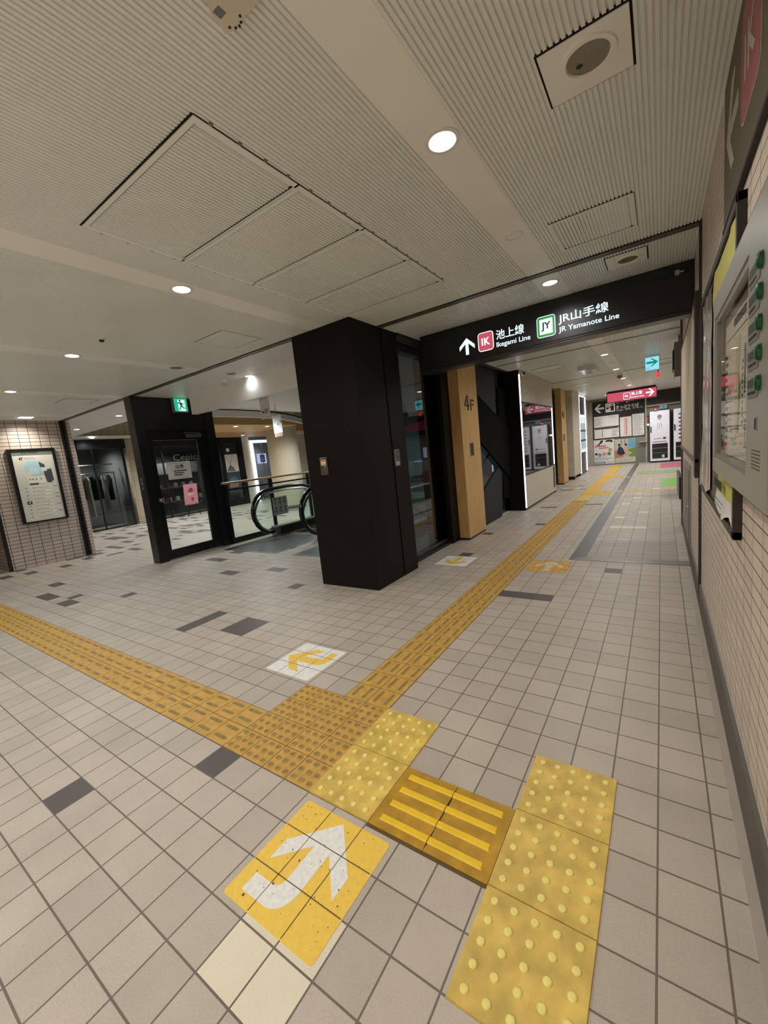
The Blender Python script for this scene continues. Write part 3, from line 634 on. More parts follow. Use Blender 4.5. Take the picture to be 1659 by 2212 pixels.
def vending(a0, a1, lab, icons):
    Y = 17.38; g = F_S(0, Y, 0)
    t = thing('vending_machine', ((a0 + a1) / 2, Y + .2, 0), lab, 'vending machine', 'white vending machines at corridor end')
    MB().box(a0 - .02, a1 + .04, 0.0, 1.90, -.42, 0, pm('vend_dark', (36, 38, 40), .5), g).build('cabinet', t, bevel=.006)
    dr = MB().box(a0, a1, .72, 1.89, 0, .04, pm('vend_white', (226, 228, 238), .35, emit=(226, 228, 238), es=.18), g).build('door', t, bevel=.006)
    mb = MB().box(a0, a1, .06, .72, 0, .035, MATS['vend_white'], g); mb.build('lower_frame', t, bevel=.004)
    mb = MB().box(a0 + .06, a1 - .06, .15, .70, .035, .038, pm('vend_window', (40, 44, 44), .1, 0, .6), g); vw = mb.build('window', t)
    mb = MB(); mb.box(a0 + .07, a1 - .07, .52, .545, .038, .05, STEEL, g); mb.box(a0 + .07, a1 - .07, .35, .365, .038, .05, STEEL, g); mb.box(a1 - .24, a1 - .16, .18, .28, .038, .045, PAPER, g); mb.build('shelf', vw)
    MB().box(a0 + .015, a0 + .05, 1.12, 1.34, .04, .07, INK, g).build('handle', dr, bevel=.004)
    mb = MB(); BRN = pm('print_brown', (96, 52, 34), .6)
    if icons == 'logo':
        m0 = (a0 + a1) / 2; mb.ring(m0, 1.68, .04, .065, .04, .043, BRN, g); mb.disc(m0, 1.68, .025, .04, .042, BRN, g, 12); mb.box(m0 - .05, m0 + .05, 1.575, 1.595, .04, .042, BRN, g)
        for k in range(3): mb.box(m0 - .06 + k * .055, m0 - .05 + k * .055, 1.2 + .04 * k, 1.45, .04, .042, INKG, g)
        mb.rbox(a1 - .2, a1 - .11, .85, .92, .01, .04, .043, pm('print_maroon', (120, 44, 50), .6), g); mb.box(a0 + .12, a1 - .24, .87, .89, .04, .042, INKG, g); mb.box(a0 + .08, a1 - .1, .75, .775, .04, .042, INKG, g)
    else:
        cols = [(70, 120, 180), (50, 60, 70), (70, 110, 90), (150, 60, 50), (90, 50, 40), (120, 60, 50), (70, 70, 80)]
        for k, cl in enumerate(cols):
            for m0 in (a0 + .18, a0 + .36): mb.rbox(m0 - .035, m0 + .035, 1.66 - k * .14, 1.72 - k * .14, .02, .04, .043, pm('print_i%d' % k, cl, .6), g)
    mb.build('print', dr)
    return t
vending(1.48, 2.08, 'white vending machine with brown ring emblem, nearer the ticket board', 'logo')
vending(2.20, 2.82, 'white vending machine with columns of small item pictures, beside wall corner', 'icons')
t = thing('red_beacon', (1.72, 17.35, 1.92), 'tiny glowing red beacon on top of the vending machine', 'lamp')
MB().box(1.60, 1.72, 17.3, 17.36, 1.9, 1.93, STEELD).build('base', t); MB().dome(1.66, 17.33, .03, .04, 1.93, em('beacon_red', (255, 70, 60), 5)).build('lens', t, smooth=True)
t = thing('small_exit_sign', (1.9, 17.5, 2.03), 'small pale arrow sign above the vending machines', 'sign')
g = F_S(1.9, 17.7, 2.02); MB().box(-.11, .11, -.06, .06, 0, .03, em('exit_pale', (170, 206, 220), .4), g).build('face', t); MB().poly(arrow_pts(0, 0, .09, -pi / 4, .2), .03, .033, pm('print_teal', (60, 120, 130), .6), g).build('arrow', t)

# ---- gates side, seen reflected in the glass
t = thing('red_gate_sign', (4.4, 12.5, 2.1), 'dark red overhead band over the ticket gates', 'sign')
MB().box(3.3, 6.0, 12.5, 12.6, 2.1, 2.42, em('gate_red', (150, 40, 56), .35)).box(3.3, 6, 12.52, 12.58, 2.42, H, SB).build('band', t)
t = thing('green_gate_sign', (2.2, 8.4, 2.0), 'dark green panel hanging by the gates', 'sign')
MB().box(2.14, 2.44, 8.45, 8.5, 2.06, 2.40, pm('panel_green', (30, 62, 48), .4)).box(2.2, 2.22, 8.46, 8.48, 2.4, H, STEELD).build('panel', t)
for k in range(4):
    t = thing('ticket_gate', (3.0 + k * .95, 11.0, 0), 'grey ticket gate cabinet with red panel past the right wall corner', 'ticket gate', 'ticket gates past the right wall')
    x = 3.0 + k * .95
    MB().box(x - .1, x + .1, 10.2, 11.8, 0.02, 1.02, pm('gate_grey', (120, 122, 126), .4, .3)).build('cabinet', t, bevel=.02)
    MB().box(x - .105, x + .105, 10.25, 11.0, .35, .7, pm('gate_maroon', (96, 34, 40), .4)).build('panel', t)
    MB().box(x - .08, x + .08, 10.22, 10.5, 1.02, 1.06, em('gate_light', (170, 210, 255), .8)).build('reader', t, bevel=.01)
t = thing('ticket_machine_bank', (5.2, 17.5, 0), 'pale grey bank of ticket machines on end wall past the corner', 'ticket machine')
MB().box(3.2, 7.0, 17.4, 17.84, 0, 2.0, pm('bank_grey', (176, 180, 186), .4)).build('cabinet', t)
for k in range(4): MB().box(3.4 + k * .9, 3.9 + k * .9, 17.38, 17.4, 1.0, 1.5, em('screen_blue', (190, 214, 240), .8)).build('screen', t)

# ================================================================= FLOOR GUIDES AND MARKS
def bar(mb, cx, cy, ln, wd, h, m, mt, along='x', n=5):
    """a raised rounded bar with a worn top"""
    def outline(l, q):
        pts = []
        for s0, cc in ((1, l / 2 - q), (-1, -(l / 2 - q))):
            for t in range(n + 1):
                an = -pi / 2 + pi * t / n
                pts.append((s0 * (l / 2 - q) + s0 * q * cos(an), s0 * q * sin(an)))
        return [(x, y) if along == 'x' else (-y, x) for x, y in pts]
    lo = [(cx + x, cy + y) for x, y in outline(ln, wd / 2)]; hi = [(cx + x, cy + y) for x, y in outline(ln - .010, wd / 2 - .005)]
    i = len(mb.v); k = len(lo); a = mb.mi(m); b = mb.mi(mt)
    mb.v += [(x, y, .0015) for x, y in lo] + [(x, y, h) for x, y in hi]
    for t in range(k):
        u = (t + 1) % k; mb.f.append((i + t, i + u, i + k + u, i + k + t)); mb.m.append(a)
    mb.f.append(tuple(i + k + t for t in range(k))); mb.m.append(b)
GROUT = pm('tactile_grout', (112, 96, 58), .8)
def strip_tiles(mb, cells, kind):
    g = .0022
    for u, v in cells:
        x0, y0 = u * TX, v * T
        mb.box(x0 + g, x0 + TX - g, y0 + g, y0 + T - g, -.001, .0018, TACT)
        cx, cy = x0 + TX / 2, y0 + T / 2
        if kind == 'x':
            for d in (-.036, .036): bar(mb, cx, cy + d, .108, .030, .0062, TACT, WORN, 'x')
        elif kind == 'y':
            for d in (-.036, .036): bar(mb, cx + d, cy, .118, .026, .0062, TACT, WORN, 'y')
        else:
            for i in range(3):
                for j in range(3): mb.lathe(cx + (i - 1) * .048, cy + (j - 1) * .048, [(.0165, .0018), (.0145, .0055), (.012, .0062)], TACT, n=12); mb.disc(cx + (i - 1) * .048, cy + (j - 1) * .048, .0121, .006, .00625, WORN, n=12)
def strip_base(mb, x0, x1, y0, y1): mb.box(x0, x1, y0, y1, -.002, .0008, GROUT)
mb = MB(); strip_base(mb, -48 * TX, 0, 0, .3); strip_tiles(mb, [(u, v) for u in range(-48, 0) for v in (0, 1)], 'x')
tag(mb.build('tactile_bar_paving'), 'ochre tactile bar strip running left across the hall towards the brick wall', 'tactile paving')
mb = MB(); strip_base(mb, 2 * TX, 4 * TX, .6, 8.0); strip_tiles(mb, [(u, v) for u in (2, 3) for v in range(4, 53)], 'y')
tag(mb.build('tactile_bar_paving'), 'ochre tactile bar strip running down the corridor past the black column', 'tactile paving')
mb = MB(); strip_base(mb, 0, 4 * TX, 0, .6); strip_tiles(mb, [(u, v) for u in range(4) for v in range(4)], 'd')
tag(mb.build('tactile_dot_paving'), 'square of ochre tactile dot tiles where both bar strips meet', 'tactile paving')
# brighter strips further on
TB = pm('tactile_bright', (226, 178, 62), .5, 0, .4, .1, 14)
mb = MB(); strip_base(mb, .30, .60, 8.0, 8.85)
for k in range(4): mb.box(.325 + k * .07, .36 + k * .07, 8.05, 8.82, 0, .006, pm('bar_metal', (216, 190, 120), .3, .5))
mb.box(.30, .60, 8.0, 8.85, 0, .002, TB); tag(mb.build('tactile_bar_paving'), 'short stretch of long shiny tactile bars just before the first cross block', 'tactile paving')
def dots(x0, x1, y0, y1, lab, m=TB):
    mb = MB().box(x0, x1, y0, y1, 0, .003, m)
    nx, ny = int((x1 - x0) / .06), int((y1 - y0) / .06)
    for i in range(nx):
        for j in range(ny): mb.disc(x0 + (i + .5) * (x1 - x0) / nx, y0 + (j + .5) * (y1 - y0) / ny, .017, .003, .007, m, n=8, r2=.011)
    tag(mb.build('tactile_dot_paving'), lab, 'tactile paving')
dots(.30, .90, 8.85, 9.42, 'nearer bright yellow tactile cross block in the corridor')
dots(.30, .90, 12.45, 13.0, 'farther bright yellow tactile cross block in the corridor')
def bars(y0, y1, lab):
    mb = MB().box(.30, .60, y0, y1, 0, .002, TB)
    for k in range(4): mb.box(.325 + k * .07, .36 + k * .07, y0 + .03, y1 - .03, .002, .006, TB)
    tag(mb.build('tactile_bar_paving'), lab, 'tactile paving')
bars(9.43, 12.44, 'bright tactile bar strip between the two yellow cross blocks'); bars(13.01, 17.0, 'last tactile bar strip running up to the ticket sign wall')
for k, (y, l1) in enumerate(((9.36, 'nearer'), (12.4, 'farther'))):
    mb = MB().box(.97, 1.10, y - .1, y + .12, .004, .0055, TB); mb.box(1.13, 2.5, y - .06, y + .10, 0, .0025, pm('line_amber', (224, 176, 84), .5))
    for q in range(6): mb.box(1.13 + q * .25, 1.137 + q * .25, y - .06, y + .1, .0025, .003, GROUT)
    tag(mb.build('amber_floor_line'), 'amber floor line crossing to the right beside the %s yellow cross block' % l1, 'floor marking')
GM = pm('floor_green', (128, 196, 70), .4, var=.12); GM2 = pm('floor_green_pale', (150, 170, 118), .45, var=.12); PK = pm('floor_pink', (214, 112, 130), .4, var=.12)
for x0, x1, y0, y1, m, lab in ((1.82, 3.4, 10.0, 11.7, GM, 'bright green painted floor patch past the right wall corner'), (1.23, 3.4, 12.95, 14.1, GM2, 'pale worn green floor band between the amber line and pink patch'), (1.80, 3.4, 14.85, 16.85, PK, 'pink painted floor patch in front of the vending machines')):
    tag(MB().box(x0, x1, y0, y1, 0, .002, m).build('floor_marking'), lab, 'floor marking')

# rubber plates laid on top
def plate(x0, y0, lab, seed, s=.304):
    rd = random.Random(seed); t = MB(); h = .006
    t.poly([(x0, y0), (x0 + s, y0), (x0 + s, y0 + s), (x0, y0 + s)], 0.0, h * .5, PLATE)
    i = len(t.v); e = .006
    t.poly([(x0 + .001, y0 + .001), (x0 + s - .001, y0 + .001), (x0 + s - .001, y0 + s - .001), (x0 + .001, y0 + s - .001)], h * .5, h, PLATE)
    for a in range(5):
        for b2 in range(5): t.dome(x0 + s / 2 + (a - 2) * .058, y0 + s / 2 + (b2 - 2) * .058, .0118, .005, h, DOME)
    for a, b2 in ((-.03, .03), (.045, -.04)):   # moulded maker's marks
        cx, cy = x0 + s / 2 + a, y0 + s / 2 + b2; t.ring(cx, cy, .007, .009, h, h + .0006, PLATE, n=16)
        for q in range(3): t.box(cx - .012, cx + .012, cy - .016 - q * .005, cy - .0135 - q * .005, h, h + .0006, PLATE)
        for q in ((-.016, .016, -.032, -.031), (-.016, .016, .012, .013)): t.box(cx + q[0], cx + q[1], cy + q[2], cy + q[3], h, h + .0005, PLATE)
        for q in (-.016, .015): t.box(cx + q, cx + q + .001, cy - .032, cy + .013, h, h + .0005, PLATE)
    o = t.build('tactile_dot_plate', bevel=.0012); tag(o, lab, 'tactile plate', 'raised yellow tactile dot plates'); return o
plate(.602, .0, 'raised yellow dot plate between ochre dot tiles and brown bar plate, nearer of two', 1)
plate(.602, .306, 'scratched raised yellow dot plate at upper right of ochre dot square', 2)
plate(1.3695, .309, 'raised yellow dot plate farthest of the right-hand column of three', 3)
plate(1.3695, .003, 'raised yellow dot plate in middle of the right-hand column of three', 4)
plate(1.3695, -.303, 'raised yellow dot plate nearest the camera, cut by picture bottom', 5)
mb = MB().box(.82, .905, .353, .354, .006, .0065, INKG)
mb = MB()
def barplate(x0, x1, lab, rag):
    t = MB(); h = .004; a = [(x0, 0.0), (x1, 0.0), (x1, .302), (x0, .302)]
    rd = random.Random(11)
    if rag == 'r': a = [(x0, 0), (x1 + .001, 0)] + [(x1 + rd.uniform(-.003, .001), .03 * k) for k in range(1, 10)] + [(x1, .302), (x0, .302)]
    else: a = [(x1, .302), (x0, .302)] + [(x0 + .0012 + rd.uniform(0, .004), .302 - .03 * k) for k in range(1, 10)] + [(x0, 0), (x1, 0)]
    t.poly(a, 0, h, BARB)
    for k in range(4):
        y = .045 + k * .071
        e0 = x0 + (.03 if rag == 'r' else .001); e1 = x1 - (.001 if rag == 'r' else .03)
        i = len(t.v); m = t.mi(BARY)
        for zz, q in ((h, 0), (h + .0045, .004)):
            t.v += [(e0 + q * (rag == 'r'), y - .014 + q, zz), (e1 - q * (rag != 'r'), y - .014 + q, zz), (e1 - q * (rag != 'r'), y + .014 - q, zz), (e0 + q * (rag == 'r'), y + .014 - q, zz)]
        for f_ in ((4, 5, 6, 7), (0, 1, 5, 4), (1, 2, 6, 5), (2, 3, 7, 6), (3, 0, 4, 7)): t.f.append(tuple(i + z for z in f_)); t.m.append(m)
    if rag == 'l': t.box(x0 - .008, x0 + .012, .004, .298, 0, .0012, INK)
    t.box(x0, x1, -.012, 0, 0, .002, pm('bar_plate_edge', (96, 76, 30), .6))
    tag(t.build('tactile_bar_plate'), lab, 'tactile plate', 'brown tactile bar plates')
barplate(.9075, 1.1385, 'brown bar plate with yellow bars, left half of the cracked pair', 'r')
barplate(1.1395, 1.368, 'brown bar plate with yellow bars, right half of the cracked pair', 'l')

# painted square arrows
YEL = pm('marker_yellow', (254, 210, 88), .5, 0, .35, .07, 60); MW = pm('marker_white', (244, 243, 238), .55, 0, .3, .08, 60); YELW = pm('marker_yellow_worn', (222, 168, 76), .55, 0, .3, .2, 24)
SPK = pm('marker_chip', (96, 82, 60), .7)
def arc(cx, cy, rx, ry, a0, a1, n=8): return [(cx + rx * cos(a0 + (a1 - a0) * k / n), cy + ry * sin(a0 + (a1 - a0) * k / n)) for k in range(n + 1)]
def curved():   # arrow up with a tail bending in from the left, in a unit square 0..1
    P = [(.5, .95), (.85, .585), (.85, .385), (.577, .66), (.577, .30)] + arc(.395, .30, .18, .205, 0, -pi / 2)[1:] + [(.125, .095), (.125, .245), (.33, .245)] + arc(.33, .335, .075, .09, -pi / 2, 0)[1:] + [(.405, .66), (.13, .385), (.13, .585)]
    return P
def straight(): return [(.5, .93), (.84, .58), (.84, .38), (.58, .64), (.58, .08), (.42, .08), (.42, .64), (.16, .38), (.16, .58)]
def marker(x0, y0, s, rot, base, mk, shape, lab, seed, chips=26):
    t = thing('floor_arrow', (x0 + s / 2, y0 + s / 2, 0), lab, 'floor marking', 'square arrow markers on the floor')
    fr = Fr((x0 + s / 2, y0 + s / 2, 0), (cos(rot), sin(rot), 0), (-sin(rot), cos(rot), 0), (0, 0, 1))
    mb = MB().rbox(-s / 2, s / 2, -s / 2, s / 2, .014, 0, .0012, base, fr)
    rd = random.Random(seed)
    for k in range(chips):
        a, b2 = rd.uniform(-.47, .47) * s, rd.uniform(-.47, .47) * s; r = rd.uniform(.0007, .0028) * (1 + (k % 7 == 0))
        mb.poly([(a + r * rd.uniform(.5, 1.4) * cos(q), b2 + r * rd.uniform(.5, 1.4) * sin(q)) for q in (0, 1.2, 2.5, 3.9, 5.1)], .0021, .0024, SPK, fr)
    mb.build('ground', t)
    mb = MB().poly([((a - .5) * s, (b2 - .5) * s) for a, b2 in shape], .0012, .002, mk, fr); mb.build('arrow', t)
    mb = MB(); off = .0021       # tile joints showing through the paint
    for u in range(-6, 10):
        x = u * TX
        if x0 + .01 < x < x0 + s - .01: mb.box(x - .0012, x + .0012, y0 + .004, y0 + s - .004, off, off + .0002, SPK)
    for v in range(-6, 26):
        y = v * T
        if y0 + .01 < y < y0 + s - .01: mb.box(x0 + .004, x0 + s - .004, y - .0015, y + .0015, off, off + .0002, SPK)
    mb.build('joint', t)
marker(.63, -.43, .40, 0, YEL, MW, curved(), 'yellow square floor marker with white bent arrow, nearest the camera', 3, 60)
marker(-.42, .625, .395, pi / 2, MW, YEL, [(1 - a, b2) for a, b2 in curved()], 'white square floor marker with yellow bent arrow, beyond ochre strip', 4)
marker(-.43, 3.175, .395, pi, MW, YEL, straight(), 'white square floor marker with yellow straight arrow, beside the glass pane', 5)
marker(.63, 3.19, .40, 0, YELW, pm('marker_white_worn', (222, 206, 180), .6, 0, .3, .2, 30), straight(), 'worn yellow square floor marker with white arrow, right of the tactile strip', 6)

# stainless floor channel
mb = MB(); mb.poly([(.975, 3.685), (1.125, 3.84), (1.125, 17.5), (.975, 17.5)], 0, .004, STEELD)
tag(mb.build('floor_channel'), 'long stainless floor channel running down the corridor to the vending machines', 'floor channel')
mb = MB(); mb.poly([(.977, 3.685), (2.045, 3.685), (2.045, 3.84), (1.127, 3.84)], 0, .004, pm('channel_dull', (140, 138, 132), .45, .6)); mb.box(.99, 2.045, 3.685, 3.70, .004, .005, STEEL)
tag(mb.build('floor_channel'), 'stainless floor channel crossing to the right wall below the big sign', 'floor channel')

# ================================================================= CEILING FITTINGS
LIGHTS = []
def downlight(x, y, label, power=1.0, z=H, col=NEUT, r=.055, lamp=True):
    t = thing('downlight', (x, y, z), label, 'ceiling light', 'round recessed downlights')
    f = F_DN(x, y, z - .0015)
    MB().lathe(0, 0, [(r + .022, 0), (r + .02, .006), (r + .004, .006), (r, .002)], WHITE, f).build('trim_ring', t, smooth=True)
    MB().disc(0, 0, r + .001, -.001, .0022, LAMP, f).build('diffuser', t)
    if lamp: LIGHTS.append((x, y, z, power, col if x > -2 or col is not NEUT else (.95, .98, 1.0)))
downlight(1.068, .817, 'large bright downlight in the white ceiling strip, nearest the camera', 1.0, col=WARM)
downlight(1.059, 2.922, 'downlight just in front of the big black line sign', .8)
for y, l in ((5.0, 'downlight hidden just behind the big line sign'), (7.2, 'downlight nearest beyond the big line sign in the corridor'), (9.42, 'middle of three small corridor downlights before the red sign'), (11.48, 'farthest of three small corridor downlights before the red sign')): downlight(1.04, y, l, 1.4 if y < 6 else 1.6)
downlight(1.05, 13.7, 'corridor downlight close in front of the red sign', 1.9); downlight(1.6, 16.3, 'downlight above the end wall ticket board', 2.2); downlight(.2, 16.4, 'added downlight brightening the corner above the ticket board arrow', 2.2)  # corner downlight added to brighten the ticket sign wall
downlight(-.936, .797, 'bright downlight in the ceiling strip before the black column', 1.0)
downlight(-2.98, .827, 'second downlight from the column in the left hall, middle strip', 1.0)
downlight(-5.0, .836, 'third downlight from the column at the left picture edge', 1.0)
downlight(-2.95, 2.933, 'small downlight on the white ceiling above the escalator bulkhead', .15)
downlight(-6.88, 2.9, 'downlight between brick wall corner and the glass door frame', .8, col=COOL)
downlight(-9.03, 2.93, 'smaller downlight farther left behind the brick wall corner', .8, col=COOL)
for x in (1.05, -.94, -2.98, -5.0):
    for y, p in ((-1.3, .3 if x > 0 else .8), (-3.4, 3.3 if x > -2 else .9), (-5.5, 3.3 if x > -2 else .8)): LIGHTS.append((x, y, H, p, NEUT if x > -2 else (.9, .96, 1.0)))  # unseen lamps behind the camera, rear rows boosted to lift the ceiling
def roundvent(name, x, y, r, lab, cat, dark=True, z=H):
    t = thing(name, (x, y, z), lab, cat); f = F_DN(x, y, z - .001)
    MB().ring(0, 0, r * .82, r, 0, .006, WHITE, f).build('rim', t, smooth=True)
    MB().disc(0, 0, r * .83, -.002, .003, INKG if dark else CEILF, f).build('grille', t)
roundvent('ceiling_speaker', -2.97, 1.885, .085, 'round grey ceiling speaker short of the shutter slot', 'speaker')
roundvent('ceiling_speaker', -2.94, 2.63, .075, 'round ceiling speaker just past the shutter slot above bulkhead', 'speaker')
roundvent('ceiling_vent', -2.144, 2.647, .06, 'small pale round ceiling vent nearest the column top', 'vent', False)
roundvent('smoke_detector', 1.062, 1.873, .058, 'pale round detector in the white strip past the large downlight', 'detector', False)
roundvent('smoke_detector', 1.05, 8.3, .06, 'pale round detector between corridor downlights', 'detector', False)
t = thing('motion_sensor', (-2.317, .83, H), 'small sensor with dark eye on the left ceiling', 'sensor'); f = F_DN(-2.317, .83, H)
MB().disc(0, 0, .04, 0, .012, WHITE, f, r2=.034).build('base', t); MB().dome(0, 0, .022, .016, .012, INK, f).build('lens', t, smooth=True)
t = thing('dome_camera', (-3.30, 2.76, H - .1), 'white dome camera under the white ceiling by the bulkhead', 'camera'); f = F_DN(-3.30, 2.76, H)
MB().disc(0, 0, .05, 0, .05, WHITE, f).build('base', t); MB().dome(0, 0, .045, .045, .05, pm('camera_grey', (200, 200, 198), .3), f).build('lens', t, smooth=True)
t = thing('dome_camera', (1.04, 10.3, H - .1), 'grey dome camera on the corridor ceiling near farthest downlights', 'camera'); f = F_DN(1.04, 10.3, H)
MB().disc(0, 0, .06, 0, .05, WHITE, f).build('base', t); MB().dome(0, 0, .055, .06, .05, INKG, f).build('lens', t, smooth=True)
# unlit square downlight boxes
for x0, x1, y0, y1, cx, cy, lab in ((1.483, 1.757, .70, .967, 1.628, .815, 'large square ceiling plate with unlit round lamp, nearest the camera'), (1.483, 1.75, 2.79, 3.06, 1.626, 2.932, 'square ceiling plate with unlit lamp just before the big sign')):
    t = thing('square_lamp_plate', ((x0 + x1) / 2, (y0 + y1) / 2, H), lab, 'ceiling light', 'unlit square lamp plates'); f = F_DN(0, 0, H)
    MB().box(x0 - .008, x1 + .008, -y1 - .008, -y0 + .008, -.006, .0005, DARKGAP, f).build('shadow_gap', t)
    o = MB(); o.box(x0, x1, -y1, -y0, 0.0005, .005, CEILF, f); o.build('plate', t, bevel=.001)
    MB().lathe(cx, -cy, [(.09, .005), (.088, .012), (.072, .012), (.068, .006)], CEILF, f).build('trim_ring', t, smooth=True)
    MB().lathe(cx, -cy, [(.0685, .0055), (.055, .0053), (.0005, .0052)], pm('unlit_lens', (136, 130, 112), .25, .2), f).disc(cx - .03, -cy - .02, .012, .0053, .0056, INK, f, 8).build('lens', t)
# access hatches in the ribs
def hatch(x0, x1, y0, y1, lab, ribbed=True):
    t = thing('ceiling_hatch', ((x0 + x1) / 2, (y0 + y1) / 2, H), lab, 'ceiling hatch', 'ribbed access hatches in the ceiling')
    mb = MB(); z = H - .0045; e = .016
    for a, b2, c, d in ((x0, x1, y0, y0 + e), (x0, x1, y1 - e, y1), (x0, x0 + e, y0 + e, y1 - e), (x1 - e, x1, y0 + e, y1 - e)): mb.box(a, b2, c, d, z, H + .003, CEIL)
    mb.build('frame', t)
    mb = MB()
    mb.box(x0, x1, y0 - .006, y0, H - .001, H + .008, DARKGAP); mb.box(x0 + e, x1 - e, y1 - e - .006, y1 - e, H - .001, H + .008, DARKGAP); mb.box(x1, x1 + .003, y0, y1, H - .001, H + .008, DARKGAP)
    mb.build('shadow_gap', t)
    mb = MB(); n = int((x1 - x0 - .06) / PITCH)
    for k in range(n): mb.box(x0 + .03 + k * PITCH, x0 + .03 + k * PITCH + .0125, y0 + e, y1 - e - .008, H - .003, H + .002, CEIL)
    mb.build('ribbed_panel', t)
hatch(1.262, 1.712, 1.912, 2.378, 'ribbed ceiling hatch on the right between square lamp plate and shutter slot')
hatch(-1.978, -1.516, 1.519, 1.985, 'ribbed ceiling hatch left of the black column top')
hatch(1.53, 1.99, 5.68, 6.14, 'ribbed ceiling hatch just beyond the big sign near the wall')
for x0, x1, y0, y1, l in ((-.2, .3, 7.3, 7.75, 'thin slot hatch on corridor ceiling beside the kiosk top'), (-.2, .3, 11.2, 11.7, 'thin slot hatch on corridor ceiling by the farther oak post'), (1.5, 2.0, 9.2, 9.7, 'slot hatch on corridor ceiling behind the green arrow sign')):
    t = MB(); t.box(x0, x1, y0, y0 + .012, H - .003, H + .002, DARKGAP); t.box(x0, x1, y1 - .012, y1, H - .003, H + .002, DARKGAP); t.box(x0 + .02, x1 - .02, y0 + .03, y1 - .03, H - .003, H + .002, CEILF)
    tag(t.build('ceiling_hatch'), l, 'ceiling hatch', 'ribbed access hatches in the ceiling')
# air-conditioning louvre panels
YB = [0.062, .597, 1.118, 1.650, 2.150]
for k in range(4):
    y0, y1 = YB[k], YB[k + 1]; x0, x1 = -.567, .434
    lab = ['widest ribbed air grille panel nearest the camera on the ceiling', 'second ribbed air grille panel from the camera', 'third ribbed air grille panel from the camera', 'farthest ribbed air grille panel, next to the black column top'][k]
    t = thing('air_grille_panel', (-.066, (y0 + y1) / 2, H), lab, 'air grille', 'ribbed air grille panels on the ceiling')
    mb = MB(); z = H - .006
    mb.box(x0, x1, y0 + .002, y0 + .024, z, H + .002, CEIL); mb.box(x0, x0 + .03, y0 + .024, y1, z, H + .002, CEIL); mb.box(x1 - .028, x1, y0 + .024, y1, z, H + .002, CEIL); mb.box(x0, x1, y1 - .012, y1 - .002, z, H + .002, CEIL)
    mb.build('frame', t)
    mb = MB(); n = int((x1 - x0 - .07) / .02)
    for q in range(n): mb.box(x0 + .034 + q * .02, x0 + .034 + q * .02 + .0115, y0 + .028, y1 - .02, z + .001, H - .0005, CEIL)
    mb.build('louvre', t)
    mb = MB(); mb.box(x0, x1, y0 - .006, y0 + .002, H - .002, H + .004, DARKGAP); mb.box(x1, x1 + .002, y0, y1, H - .004, H + .004, DARKGAP); mb.box(x0 + .034, x1 - .03, y1 - .02, y1 - .012, H - .003, H + .003, DARKGAP); mb.box(x0 + .03, x1 - .03, y0 + .024, y0 + .028, H - .003, H + .003, DARKGAP)
    mb.build('shadow_gap', t)
    mb = MB()
    for q in range(4): MB().box(x1 + .001, x1 + .012, y0 + .06 + q * .13, y0 + .075 + q * .13, H - .005, H + .001, INKG).build('clip', t); MB().box(x0 - .01, x0 - .002, y0 + .09 + q * .13, y0 + .10 + q * .13, H - .005, H + .001, INKG).build('clip', t)
# plate with screw holes near the top edge
t = thing('sign_mount_plate', (.83, -.12, 2.55), 'beige mounting plate with screw holes at the top of the picture', 'bracket')
PL = pm('plate_beige', (216, 208, 192), .5); a = [(.765, -.012), (.772, -.30), (.95, -.30), (.905, -.02), (.85, .012)]
MB().poly([(.82, -.2), (.814, -.127), (.791, -.103), (.773, -.04), (.80, -.031), (.925, -.033), (.96, -.2)], H - .02, H - .003, PL).build('plate', t, bevel=.002)
mb = MB()
for k in range(5): MB().disc(.80 + .012 * k, -.045 - .004 * k * (k - 4), .004, H - .0215, H - .019, INK, n=10).build('screw_hole', t)
mb.box(.80, .825, -.10, -.075, H - .0215, H - .02, INKG); mb.build('tape_residue', t)
# ceiling cassette down the corridor
t = thing('ceiling_cassette', (.62, 8.45, H - .1), 'white boxy ceiling unit with glossy underside near the kiosk light strips', 'air unit')
MB().box(.48, .78, 8.05, 8.85, H - .07, H, WHITE).build('body', t, bevel=.006); MB().box(.50, .76, 8.08, 8.82, H - .076, H - .07, pm('cassette_panel', (170, 160, 160), .15)).build('panel', t); MB().disc(.765, 8.1, .012, H - .082, H - .07, INK, n=10).build('sensor', t)
hatch(-5.76, -5.31, 1.53, 1.97, 'ribbed ceiling hatch at far left towards the brick wall')
t = thing('wall_washer_light', (-7.27, 1.56, H), 'rectangular recessed light washing down the brick wall above the floor map', 'ceiling light')
MB().box(-7.42, -7.12, 1.40, 1.72, H - .006, H, CEILF).build('frame', t); MB().box(-7.34, -7.18, 1.48, 1.66, H - .009, H - .006, LAMP).build('diffuser', t)

